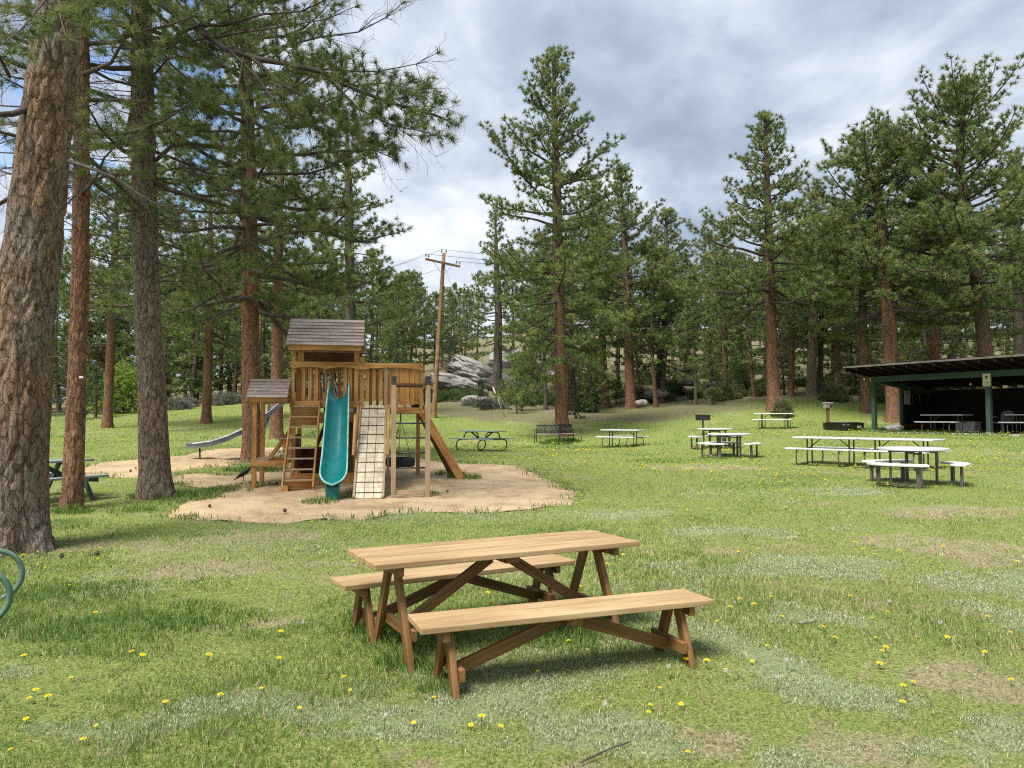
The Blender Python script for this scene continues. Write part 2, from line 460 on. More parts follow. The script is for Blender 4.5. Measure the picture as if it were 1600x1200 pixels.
def ground_mat():
    m, t, p = M('lawn_soil', (.15, .17, .06), .95, 0, .1); L = t.links.new
    tc = N(t, 'ShaderNodeTexCoord')
    def noise(sc, det=6.0, ro=.6, dis=0.0):
        n = N(t, 'ShaderNodeTexNoise', inp={'Scale': sc, 'Detail': det, 'Roughness': ro, 'Distortion': dis}); L(tc.outputs['Object'], n.inputs['Vector']); return n
    fine, mid = noise(38, 8.0, .75), noise(5, 6.0, .65)
    gr = ramp(t, [(.30, (.04, .052, .015)), (.43, (.115, .16, .034)), (.53, (.225, .27, .066)), (.63, (.34, .32, .14)), (.74, (.45, .39, .24))]); L(fine.outputs['Fac'], gr.inputs[0])  # darkest stops paint the shade gaps between grass blades into the colour
    st = ramp(t, [(.28, (.06, .055, .028)), (.40, (.15, .145, .06)), (.50, (.28, .24, .13)), (.60, (.41, .345, .22)), (.75, (.54, .465, .32))]); L(fine.outputs['Fac'], st.inputs[0])
    pl = ramp(t, [(.30, (.12, .15, .05)), (.6, (.29, .33, .17))]); L(fine.outputs['Fac'], pl.inputs[0])
    df = ramp(t, [(.30, (.045, .05, .022)), (.41, (.105, .115, .045)), (.50, (.165, .15, .075)), (.58, (.245, .20, .125)), (.68, (.33, .285, .20)), (.8, (.42, .37, .27))]); L(fine.outputs['Fac'], df.inputs[0])
    def mixby(attr, A, B, lo=.25, hi=.7, k=.5):
        a = N(t, 'ShaderNodeAttribute', attribute_name=attr)
        s = N(t, 'ShaderNodeMath', operation='MULTIPLY_ADD', inp={1: k, 2: -k/2}); L(mid.outputs['Fac'], s.inputs[0])
        s2 = N(t, 'ShaderNodeMath', operation='ADD'); L(a.outputs['Fac'], s2.inputs[0]); L(s.outputs[0], s2.inputs[1])
        mr = N(t, 'ShaderNodeMapRange', interpolation_type='SMOOTHSTEP', inp={'From Min': lo, 'From Max': hi}); L(s2.outputs[0], mr.inputs['Value'])
        x = N(t, 'ShaderNodeMix', data_type='RGBA'); L(mr.outputs[0], x.inputs['Factor']); L(A, x.inputs['A']); L(B, x.inputs['B'])
        return x.outputs['Result']
    c = mixby('dry', gr.outputs[0], st.outputs[0], .2, .95, .9)
    c = mixby('pale', c, pl.outputs[0], .2, 1.0, .9)
    c = mixby('duff', c, df.outputs[0], .3, .7, .9)
    L(c, p.inputs['Base Color'])
    bump(t, p, fine.outputs['Fac'], .7, .04)
    return m
def sand_mat():
    m, t, p = M('sand', (.5, .36, .22), .95, 0, .1); L = t.links.new
    tc = N(t, 'ShaderNodeTexCoord')
    n = N(t, 'ShaderNodeTexNoise', inp={'Scale': 34, 'Detail': 9.0, 'Roughness': .85}); L(tc.outputs['Object'], n.inputs['Vector'])
    n2 = N(t, 'ShaderNodeTexNoise', inp={'Scale': 1.7, 'Detail': 6.0, 'Roughness': .6}); L(tc.outputs['Object'], n2.inputs['Vector'])
    r = ramp(t, [(.28, (.14, .09, .05)), (.38, (.34, .24, .135)), (.48, (.49, .36, .215)), (.7, (.61, .47, .31))]); L(n.outputs['Fac'], r.inputs[0])
    r2 = ramp(t, [(.34, (.62, .60, .56)), (.5, (.9, .89, .87)), (.62, (1, 1, 1))]); L(n2.outputs['Fac'], r2.inputs[0])
    mx = N(t, 'ShaderNodeMix', data_type='RGBA', blend_type='MULTIPLY'); mx.inputs['Factor'].default_value = 1
    L(r.outputs[0], mx.inputs['A']); L(r2.outputs[0], mx.inputs['B']); L(mx.outputs['Result'], p.inputs['Base Color'])
    bump(t, p, n.outputs['Fac'], .6, .02)
    return m
def rock_mat():
    m, t, p = M('granite', (.35, .33, .3), .9, 0, .2); L = t.links.new
    tc = N(t, 'ShaderNodeTexCoord')
    n = N(t, 'ShaderNodeTexNoise', inp={'Scale': 1.1, 'Detail': 9.0, 'Roughness': .68}); L(tc.outputs['Object'], n.inputs['Vector'])
    n2 = N(t, 'ShaderNodeTexNoise', inp={'Scale': 14, 'Detail': 6.0, 'Roughness': .7}); L(tc.outputs['Object'], n2.inputs['Vector'])
    ad = N(t, 'ShaderNodeMath', operation='MULTIPLY_ADD', inp={1: .65}); L(n.outputs['Fac'], ad.inputs[0])
    q = N(t, 'ShaderNodeMath', operation='MULTIPLY', inp={1: .35}); L(n2.outputs['Fac'], q.inputs[0]); L(q.outputs[0], ad.inputs[2])
    r = ramp(t, [(.30, (.09, .085, .078)), (.42, (.215, .205, .185)), (.58, (.33, .315, .285)), (.7, (.42, .40, .365))]); L(ad.outputs[0], r.inputs[0])
    L(r.outputs[0], p.inputs['Base Color']); bump(t, p, n2.outputs['Fac'], .5, .05)
    return m
MT = dict(
  ground=ground_mat(), sand=sand_mat(), rock=rock_mat(),
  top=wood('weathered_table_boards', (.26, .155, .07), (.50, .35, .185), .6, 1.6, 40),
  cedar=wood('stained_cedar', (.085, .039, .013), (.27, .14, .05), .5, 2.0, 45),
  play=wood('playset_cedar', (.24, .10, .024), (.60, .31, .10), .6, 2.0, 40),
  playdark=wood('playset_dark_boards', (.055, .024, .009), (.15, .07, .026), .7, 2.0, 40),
  roofw=wood('weathered_roof_boards', (.22, .155, .125), (.58, .47, .40), .75, 1.2, 26),
  postw=wood('grey_tan_post', (.28, .19, .11), (.47, .34, .21), .75, 1.5, 40),
  panel=wood('pale_plywood', (.47, .385, .255), (.70, .615, .455), .7, 3.0, 14, .1),
  greenwood=wood('green_painted_boards', (.028, .05, .036), (.06, .095, .07), .5, 2, 30),
  greytop=wood('green_grey_bench_top', (.15, .20, .17), (.30, .36, .32), .45, 2, 30),
  teal=speckled('teal_plastic', (.003, .15, .145), (.010, .21, .20), 3.2, .30, 0, .0, 9.0),
  tealrim=speckled('pale_teal_edge', (.12, .42, .38), (.42, .66, .60), 5, .45, 0, .0),  # slide rim, paler and more uneven in tone than the slide body
  rope=M('dark_rope', (.03, .026, .022), .9)[0],
  black=speckled('black_iron', (.008, .008, .009), (.028, .026, .024), 9, .55, 0, .1),
  rubber=speckled('tyre_rubber', (.008, .008, .009), (.02, .02, .021), 12, .75, 0, .2),
  dkmetal=speckled('dark_coated_steel', (.03, .03, .032), (.07, .07, .072), 10, .45, .3, .0),
  brown=speckled('brown_steel_leg', (.075, .063, .054), (.145, .125, .108), 10, .5, .2, .0),
  steel=speckled('galvanised_steel', (.20, .215, .225), (.32, .335, .35), 7, .42, .6, .03),
  grnpipe=speckled('green_painted_pipe', (.075, .145, .10), (.125, .205, .15), 5, .4, 0, .03),
  bowpipe=speckled('dark_green_pipe', (.015, .026, .02), (.04, .055, .045), 6, .5, 0, .0),
  white=speckled('white_plastic', (.48, .475, .47), (.68, .67, .665), 2.2, .42, 0, .05, 8.0),
  shedgreen=wood('green_painted_timber', (.024, .05, .036), (.048, .084, .063), .65, 2, 25),
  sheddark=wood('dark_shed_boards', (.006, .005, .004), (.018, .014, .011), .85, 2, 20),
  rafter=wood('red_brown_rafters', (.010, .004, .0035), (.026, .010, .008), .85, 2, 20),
  rooffelt=speckled('roofing_felt', (.075, .06, .053), (.15, .128, .112), 4, .9, 0, .2),
  concrete=speckled('concrete', (.28, .25, .22), (.44, .41, .37), 5, .9, 0, .2),
  pole=wood('pole_timber', (.16, .085, .038), (.31, .18, .09), .8, .8, 14),
  crow=speckled('black_feathers', (.006, .006, .008), (.016, .016, .02), 25, .45, 0, .1),
  sign=speckled('cream_notice', (.62, .55, .33), (.72, .65, .42), 6, .6, 0, .0),
  ink=M('dark_print', (.035, .03, .022), .7)[0],
  paper=speckled('pale_paper', (.36, .34, .26), (.46, .44, .36), 6, .8, 0, .0),
  glass=speckled('milky_glass', (.75, .74, .7), (.85, .84, .8), 5, .15, 0, .0),
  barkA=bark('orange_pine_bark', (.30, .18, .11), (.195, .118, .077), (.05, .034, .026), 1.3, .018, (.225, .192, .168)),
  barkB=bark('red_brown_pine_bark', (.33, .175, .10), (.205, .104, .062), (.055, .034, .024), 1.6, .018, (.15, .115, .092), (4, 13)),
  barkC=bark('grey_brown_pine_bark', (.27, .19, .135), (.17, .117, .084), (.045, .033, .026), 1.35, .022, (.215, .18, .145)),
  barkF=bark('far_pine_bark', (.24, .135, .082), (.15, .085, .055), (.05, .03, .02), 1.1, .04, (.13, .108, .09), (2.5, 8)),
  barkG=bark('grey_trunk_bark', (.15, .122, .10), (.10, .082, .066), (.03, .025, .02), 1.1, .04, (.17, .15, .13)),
  limb=speckled('limb_bark', (.032, .026, .021), (.095, .073, .055), 9, .9, 0, .3),
  deadwood=speckled('dead_grey_wood', (.16, .13, .105), (.33, .29, .24), 14, .9, 0, .3),
  needle=leafy('pine_needles', .5, .42), blade=leafy('grass_blades', .6, .34), petal=leafy('petals', .6, .25),
)
# ------------------------------------------------------------------ sand patches (outlines from the ground the sight lines meet)
SAND_PX = [
 [(268,797),(300,783),(350,770),(330,764),(280,758),(272,746),(330,741),(395,738),(430,716),(500,706),(600,708),(690,722),(800,727),(850,748),(905,781),(880,791),(760,797),(640,803),(540,810),(450,815),(370,815),(300,811)],
 [(135,738),(150,724),(220,717),(290,710),(330,702),(400,699),(440,700),(440,716),(385,724),(300,733),(210,744),(160,745)]]
def smooth_poly(P, amp, seed, step=.12):
    P = np.array(P, float); out = []
    m = len(P)
    for i in range(m):
        a, b, c, d = P[i-1], P[i], P[(i+1) % m], P[(i+2) % m]
        n = max(2, int(np.linalg.norm(c-b)/step))
        for k in range(n):
            t = k/n
            out.append(.5*((2*b)+(c-a)*t+(2*a-5*b+4*c-d)*t*t+(3*b-a-3*c+d)*t**3))
    out = np.array(out)
    dx = (n2d(out[:, 0], out[:, 1], 1.6, seed, 4)-.5)*amp; dy = (n2d(out[:, 0], out[:, 1], 1.6, seed+50, 4)-.5)*amp
    return out + np.stack([dx, dy], 1)
SAND = [smooth_poly([at(*p) for p in q], .9, 11+k) for k, q in enumerate(SAND_PX)]
def inside(X, Y, poly):
    X = np.asarray(X, float); Y = np.asarray(Y, float)
    r = np.zeros(X.shape, bool); m = len(poly); j = m-1
    for i in range(m):
        xi, yi = poly[i]; xj, yj = poly[j]
        if yi != yj:
            r ^= ((yi > Y) != (yj > Y)) & (X < (xj-xi)*(Y-yi)/(yj-yi)+xi)
        j = i
    return r
def in_sand(X, Y):
    b = np.zeros(np.asarray(X).shape, bool)
    for q in SAND:
        lo, hi = q.min(0), q.max(0)
        k = (X > lo[0]) & (X < hi[0]) & (Y > lo[1]) & (Y < hi[1])
        if k.any():
            b[k] |= inside(X[k], Y[k], q)
    return b
# ------------------------------------------------------------------ what grows where
def patches(lst):
    return [(at(px, py), rx, ry) for px, py, rx, ry in lst]
PALE = patches([(1240,1045,.62,.42),(1165,1020,.4,.3),(830,1105,.55,.30),(930,1130,.3,.2),(420,1105,.62,.26),(270,1125,.35,.2),(1235,962,.5,.4),(1515,1125,.4,.3),(1570,965,.55,.5),(1010,880,.3,.3),(690,1120,.3,.2),
   (1290,880,.8,.6),(1580,910,.8,.6),(1180,1180,.3,.2),(130,1140,.3,.2),(560,1150,.3,.15),(1090,985,.3,.3),(1420,1160,.25,.2),(1000,805,.7,.6),(1320,770,1.0,.8),(1130,830,.9,.6)])
DRY = patches([(1310,935,.9,.55),(1450,960,.5,.4),(1575,868,.9,.6),(1420,850,1.0,.5),(1180,915,.5,.5),(1260,965,.3,.25),(420,840,1.3,.5),(270,850,.9,.45),(330,890,.5,.4),(230,860,.6,.4),(360,975,.45,.3),(520,1000,.3,.2),
   (1330,1150,.4,.25),(1540,1060,.5,.4),(950,800,.6,.4),(1250,790,.8,.5),(1090,730,1.6,1.0),(1120,860,.6,.4),(120,855,.7,.35),(100,1165,.4,.15),(600,1090,.4,.2),(1060,1130,.4,.2),(800,1180,.5,.15),(1500,800,1.2,.8)])
LUSH = patches([(830,985,.9,.5),(640,990,.5,.35),(250,965,.9,.5),(150,920,.7,.4),(300,785,1.2,.7),(960,960,.5,.4),(720,975,.5,.4),(420,1000,.4,.25),(80,1010,.5,.4),(120,820,.7,.5),(230,790,.8,.6),(1060,720,2,1),(900,700,2.5,1.2),(1200,760,1.2,.8),(390,735,1.2,.5)])
def blob(X, Y, lst):
    m = np.zeros(np.asarray(X).shape)
    for (cx, cy), rx, ry in lst:
        d = np.sqrt(((X-cx)/rx)**2+((Y-cy)/ry)**2)
        m = np.maximum(m, 1-sstep(.55, 1.35, d))
    return m
def fields(X, Y):
    X = np.asarray(X, float); Y = np.asarray(Y, float)
    w1 = n2d(X, Y, 1.3, 3, 4)-.5; w2 = n2d(X, Y, .45, 8, 4); w3 = n2d(X, Y, 3.3, 21, 3)
    Xw, Yw = X+w1*1.5, Y+(n2d(X, Y, 1.3, 33, 4)-.5)*1.3
    lush = np.clip(blob(Xw, Yw, LUSH)*.75 + sstep(.52, .68, w2)*.6, 0, 1)
    pale = np.clip(blob(Xw, Yw, PALE)*(.3+1.2*w3) + sstep(.60, .72, n2d(X, Y, .8, 61, 4))*.45*(Y < 25), 0, 1)
    dry = np.clip(blob(Xw, Yw, DRY)*(.3+1.1*w3) + sstep(.50, .70, n2d(X, Y, .55, 91, 4))*.5 + (n2d(X, Y, 2.2, 55, 3)-.5)*.5, 0, 1)*(1-.8*lush)
    edge = np.where(X > -2, 41.5+1.1*np.sin(X*.4)+np.clip(X-2, 0, 12)*.22, 41.5+np.clip(-2-X, 0, 12)*1.35)
    duff = sstep(-1.5, 5.0, Y-edge+(n2d(X, Y, .25, 44, 4)-.5)*7)
    hf = n2d(X, Y, 7.5, 101, 3)
    dry = np.clip(dry*(.2+1.4*hf)*1.0+(hf-.5)*.5, 0, .85); pale = np.clip(pale*(.4+1.2*n2d(X, Y, 6.0, 103, 3)), 0, 1)
    return lush, pale, dry*(1-.5*pale), duff
def build_ground():
    xs = np.concatenate([np.linspace(-260, -60, 22)[:-1], np.linspace(-60, -16, 90)[:-1], np.linspace(-16, 20, 230)[:-1], np.linspace(20, 60, 80)[:-1], np.linspace(60, 260, 22)])
    ys = np.concatenate([np.linspace(-40, 2, 20)[:-1], np.linspace(2, 24, 190)[:-1], np.linspace(24, 60, 150)[:-1], np.linspace(60, 140, 80)[:-1], np.linspace(140, 420, 20)])
    X, Y = np.meshgrid(xs, ys, indexing='ij')
    Z = gz(X, Y)
    lush, pale, dry, duff = fields(X, Y)
    Z = Z + (n2d(X, Y, 1.1, 5, 3)-.5)*.035*(Y < 60) + duff*(n2d(X, Y, .33, 6, 4)-.5)*.5*sstep(45, 52, Y)
    sx, sy = X.ravel(), Y.ravel(); zs = Z.ravel(); isd = in_sand(sx, sy)
    zs[isd] = gz(sx[isd], sy[isd])-.09; Z = zs.reshape(X.shape)
    a, b = X.shape
    i, j = np.meshgrid(np.arange(a-1), np.arange(b-1), indexing='ij')
    F = np.stack([i*b+j, (i+1)*b+j, (i+1)*b+j+1, i*b+j+1], -1).reshape(-1, 4)
    o = mesh_np('ground', np.stack([X, Y, Z], -1).reshape(-1, 3), [F], MT['ground'], None,
                dict(dry=dry.ravel(), pale=pale.ravel()*.9, duff=duff.ravel()), True)
    tag(o, kind='structure')
build_ground()
def build_sand():
    for k, poly in enumerate(SAND):
        lo, hi = poly.min(0), poly.max(0)
        gx, gy = np.meshgrid(np.arange(lo[0], hi[0], .14), np.arange(lo[1], hi[1], .14))
        gx, gy = gx.ravel(), gy.ravel()
        rr = np.random.RandomState(k)
        gx = gx+rr.uniform(-.03, .03, gx.shape); gy = gy+rr.uniform(-.03, .03, gy.shape)
        inn = inside(gx, gy, poly)
        dmin = np.min(np.hypot(gx[:, None]-poly[None, ::2, 0], gy[:, None]-poly[None, ::2, 1]), 1) if len(gx) < 60000 else np.ones(len(gx))
        keep = inn & (dmin > .06)
        P = np.concatenate([poly, np.stack([gx[keep], gy[keep]], 1)])
        D = np.concatenate([np.zeros(len(poly)), np.minimum(dmin[keep], .5)])
        v, e, f, *_ = delaunay_2d_cdt([Vector(p) for p in P], [], [list(range(len(poly)))], 1, 1e-5)
        V = np.array([(p.x, p.y) for p in v])
        if len(V) == len(P): dd = D
        else: dd = np.full(len(V), .3)
        Z = gz(V[:, 0], V[:, 1])-.010+.004*sstep(0, .3, dd)+((n2d(V[:, 0], V[:, 1], 3.6, 71+k, 4)-.5)*.085+(n2d(V[:, 0], V[:, 1], 1.1, 75+k, 2)-.5)*.06)*sstep(0, .5, dd)
        F = np.array([tuple(q) for q in f if len(q) == 3])
        o = mesh_np('sand_area', np.c_[V, Z], [F], MT['sand'], None, None, True)
        tag(o, kind='structure')
build_sand()
# ------------------------------------------------------------------ grass
KEEP_OUT = []          # (x, y, radius): trunks and slabs where no grass grows
def blades(P, D, h, w, lean, col, rng, bent=True):
    """blades at points P (n,3): azimuth D, height h, width w, lean (horizontal reach)"""
    n = len(P)
    dx, dy = np.cos(D), np.sin(D)
    fa = rng.uniform(0, 2*np.pi, n)
    wx, wy = np.cos(fa)*w/2, np.sin(fa)*w/2
    z0 = np.zeros(n)
    b1 = P+np.stack([-wx, -wy, z0], 1); b2 = P+np.stack([wx, wy, z0], 1)
    tip = P+np.stack([dx*lean, dy*lean, h], 1)
    if not bent:
        V = np.stack([b1, b2, tip], 1).reshape(-1, 3)
        F = np.arange(3*n).reshape(n, 3)
        return V, [F], np.repeat(col, 3, 0)
    m = P+np.stack([dx*lean*.35, dy*lean*.35, h*.62], 1)
    m1 = m+np.stack([-wx*.8, -wy*.8, z0], 1); m2 = m+np.stack([wx*.8, wy*.8, z0], 1)
    V = np.stack([b1, b2, m2, m1, tip], 1).reshape(-1, 3)
    k = np.arange(n)*5
    return V, [np.stack([k, k+1, k+2, k+3], 1), np.stack([k+3, k+2, k+4], 1)], np.repeat(col, 5, 0)
def scatter(rng, y0, y1, dens, wide=3.0):
    out = []
    n = int(dens*(y1-y0)*(0.70*(y0+y1)+2*wide))
    Y = rng.uniform(y0, y1, n*2)
    W = .70*Y+wide
    X = rng.uniform(-1, 1, n*2)*(.70*y1+wide)
    k = np.abs(X) < W
    return X[k][:n], Y[k][:n]
def rgba(c): return np.c_[c, np.ones(len(c))]
GREEN = np.array([(.15, .255, .046), (.19, .285, .06), (.25, .32, .085), (.105, .195, .040), (.30, .33, .125)])
STRAW = np.array([(.50, .42, .235), (.42, .35, .19), (.58, .50, .31), (.33, .28, .14)])
SAGE = np.array([(.37, .42, .22), (.44, .47, .285), (.31, .37, .155), (.51, .53, .37)])
def build_grass():
    rng = np.random.RandomState(5)
    VV, FF, CC, n0 = [], {}, [], 0
    def put(V, fs, c):
        nonlocal n0
        VV.append(V); CC.append(c)
        for f in fs: FF.setdefault(f.shape[1], []).append(f+n0)
        n0 += len(V)
    for y0, y1, dens, hh, ww, bent in [(2.9, 5.2, 6800, .047, .0040, True), (5.2, 8, 3600, .052, .0052, True), (8, 12.5, 1500, .06, .008, True), (12.5, 20, 620, .058, .014, False), (20, 32, 230, .07, .024, False), (32, 62, 75, .10, .04, False)]:
        X, Y = scatter(rng, y0, y1, dens)
        lush, pale, dry, duff = fields(X, Y)
        p = (.66+.5*lush)*(1-.36*dry)*(1-.85*duff)*(1-.3*pale)
        clump = n2d(X, Y, 6.0, 77, 2)
        k = (rng.rand(len(X)) < p*(.45+1.1*clump)) & ~in_sand(X, Y)
        for cx, cy, cr in KEEP_OUT: k &= (X-cx)**2+(Y-cy)**2 > cr*cr
        X, Y, lush, pale, dry, clump = X[k], Y[k], lush[k], pale[k], dry[k], clump[k]
        n = len(X)
        P = np.stack([X, Y, gz(X, Y)-.006], 1)
        h = hh*rng.uniform(.4, 1.25, n)*(.55+.6*lush)*(.6+.8*clump)
        w = ww*rng.uniform(.7, 1.3, n)
        lean = h*rng.uniform(.1, 1.05, n)
        tone = np.clip(np.floor(rng.uniform(0, 3.2, n)+1.6*lush*0+(n2d(X, Y, .9, 15, 2)-.5)*3), 0, 4).astype(int)
        tone = np.where(lush > .6, np.where(rng.rand(n) < .5, 0, np.where(rng.rand(n) < .5, 3, 1)), tone)
        col = GREEN[tone]*rng.uniform(.55, 1.3, (n, 1))
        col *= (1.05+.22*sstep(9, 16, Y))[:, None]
        s = rng.rand(n) < np.clip(.24+.6*dry+.30*sstep(-1.8, 2.0, X)*sstep(15, 8, Y), 0, .9)*(1-.7*lush)
        col[s] = STRAW[rng.randint(0, 4, s.sum())]*rng.uniform(.8, 1.15, (s.sum(), 1))
        q = (rng.rand(n) < pale*.55) & ~s
        col[q] = SAGE[rng.randint(0, 4, q.sum())]*rng.uniform(.8, 1.1, (q.sum(), 1))
        h[q] *= .5
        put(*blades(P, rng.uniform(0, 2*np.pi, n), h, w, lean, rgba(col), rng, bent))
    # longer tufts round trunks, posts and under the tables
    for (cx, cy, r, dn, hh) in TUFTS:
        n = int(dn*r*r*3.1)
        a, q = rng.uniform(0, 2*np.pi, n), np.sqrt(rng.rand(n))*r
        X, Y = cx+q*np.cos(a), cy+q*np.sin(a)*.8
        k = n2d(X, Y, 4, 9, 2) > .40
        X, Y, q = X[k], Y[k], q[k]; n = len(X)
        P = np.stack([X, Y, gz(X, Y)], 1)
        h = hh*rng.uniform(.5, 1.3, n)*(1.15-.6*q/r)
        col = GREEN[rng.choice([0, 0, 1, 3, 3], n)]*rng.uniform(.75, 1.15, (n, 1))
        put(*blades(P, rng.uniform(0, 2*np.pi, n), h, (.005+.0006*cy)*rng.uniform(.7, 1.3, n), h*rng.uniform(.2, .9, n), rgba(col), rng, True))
    # ragged sparse grass over the rims of the sand
    for poly in SAND:
        m = len(poly); idx = rng.randint(0, m, 5200 if poly is SAND[0] else 2600)
        q = poly[idx]; c = poly.mean(0); out = q-c; out /= np.linalg.norm(out, axis=1, keepdims=True)
        off = rng.normal(.0, .16, len(idx)); keep = n2d(q[:, 0], q[:, 1], 1.5, 66, 3)+rng.uniform(-.15, .15, len(idx)) > .46
        X, Y = (q[:, 0]+out[:, 0]*off)[keep]+rng.normal(0, .05, keep.sum()), (q[:, 1]+out[:, 1]*off)[keep]+rng.normal(0, .05, keep.sum()); n = len(X)
        P = np.stack([X, Y, gz(X, Y)], 1); h = rng.uniform(.03, .11, n)
        col = np.where(rng.rand(n, 1) < .35, STRAW[rng.randint(0, 4, n)], GREEN[rng.randint(0, 5, n)])*rng.uniform(.75, 1.1, (n, 1))
        put(*blades(P, rng.uniform(0, 2*np.pi, n), h, .016*rng.uniform(.6, 1.3, n), h*rng.uniform(.2, 1, n), rgba(col), rng, True))
    o = mesh_np('grass', np.concatenate(VV), [np.concatenate(v) for v in FF.values()], MT['blade'], None, {'col': np.concatenate(CC)})
    tag(o, kind='stuff')
    # pale mats of low leaves
    VV, FF, CC, n0 = [], {}, [], 0
    for y0, y1, dens, hh, ww in [(2.9, 5.5, 16000, .015, .0065), (5.5, 9, 5000, .018, .009), (9, 16, 700, .024, .015)]:
        X, Y = scatter(rng, y0, y1, dens, 2.6)
        lush, pale, dry, duff = fields(X, Y)
        k = (rng.rand(len(X)) < np.clip(pale*1.45-.12, 0, 1)*np.clip(n2d(X, Y, 6, 31, 3)*3.2-1.0, .05, 1)) & ~in_sand(X, Y)
        X, Y = X[k], Y[k]; n = len(X)
        P = np.stack([X, Y, gz(X, Y)+rng.uniform(0, .012, n)], 1)
        h = hh*rng.uniform(.4, 1.3, n)
        col = SAGE[rng.randint(0, 4, n)]*rng.uniform(.78, 1.12, (n, 1))
        put(*blades(P, rng.uniform(0, 2*np.pi, n), h, ww*rng.uniform(.6, 1.3, n), ww*rng.uniform(.6, 2.2, n), rgba(col), rng, True))
    o = mesh_np('ground_cover', np.concatenate(VV), [np.concatenate(v) for v in FF.values()], MT['blade'], None, {'col': np.concatenate(CC)})
    tag(o, kind='stuff')
    # dry needles, twigs and pebbles in the grass and on the sand
    VV, FF, CC, n0 = [], {}, [], 0
    X, Y = scatter(rng, 2.9, 20, 260, .8)
    sd_ = in_sand(X, Y)
    k = rng.rand(len(X)) < np.where(sd_, .16, .9)*np.where(Y > 9, .35, 1)
    X, Y = X[k], Y[k]; n = len(X)
    for cx, cy, cr in KEEP_OUT:
        if cy < 24:
            q = rng.randint(700, 1100); a, d_ = rng.uniform(0, 6.283, q), cr+np.abs(rng.normal(0, .42, q))
            X = np.r_[X, cx+d_*np.cos(a)]; Y = np.r_[Y, cy+d_*np.sin(a)]
    n = len(X)
    P = np.stack([X, Y, gz(X, Y)+.012+.01*in_sand(X, Y)], 1)
    col = np.array([(.30, .21, .12), (.20, .14, .085), (.42, .34, .22), (.09, .065, .045)])[rng.randint(0, 4, n)]
    ln = rng.uniform(.02, .08, n)
    put(*blades(P, rng.uniform(0, 2*np.pi, n), rng.uniform(.0, .02, n), .004+.0006*Y, ln, rgba(col), rng, True))
    o = mesh_np('needle_litter', np.concatenate(VV), [np.concatenate(v) for v in FF.values()], MT['blade'], None, {'col': np.concatenate(CC)})
    tag(o, kind='stuff')
# ------------------------------------------------------------------ dandelions
def flower_arrays(rng, h, r, clock=False):
    V, T, C = [], [], []
    def tri(a, b, c, col):
        k = len(V); V.extend([a, b, c]); T.append((k, k+1, k+2)); C.extend([col]*3)
    lean = rng.uniform(-.25, .25, 2)*h
    top = np.array([lean[0], lean[1], h])
    for a in (0, 2.1, 4.2):
        d = np.array([math.cos(a), math.sin(a), 0])*.0028; e = np.array([math.cos(a+2.1), math.sin(a+2.1), 0])*.0028
        tri(d, e, top+d, (.17, .24, .07, 1)); tri(e, top+e, top+d, (.17, .24, .07, 1))
    nrmv = nrm(np.array([lean[0]*.8, lean[1]*.8-.15*h, h]))
    x = nrm(np.cross(nrmv, (0, 1, .1))); y = np.cross(nrmv, x)
    if clock:
        for k in range(60):
            u = rng.normal(0, 1, 3); u /= np.linalg.norm(u)
            p = top+u*r; s = nrm(np.cross(u, rng.normal(0, 1, 3)))*.0045; q = np.cross(u, s)
            tri(p+s, p-s*.5+q, p-s*.5-q, (.56, .55, .50, 1))
    else:
        for ring, (rr, up, n) in enumerate([(1.0, .12, 15), (.78, .28, 13), (.5, .42, 9), (.25, .5, 6)]):
            for k in range(n):
                a = (k+.5*ring+rng.uniform(-.2, .2))*2*math.pi/n; d = x*math.cos(a)+y*math.sin(a); s = np.cross(nrmv, d)
                p = top+d*r*rr*rng.uniform(.88, 1.08)+nrmv*r*up
                w = r*rr*2.6/n
                col = (.84, .72 if ring < 2 else .64, .022, 1)
                tri(top, p+s*w, p-s*w, col)
    return np.array(V), np.array(T), np.array(C)
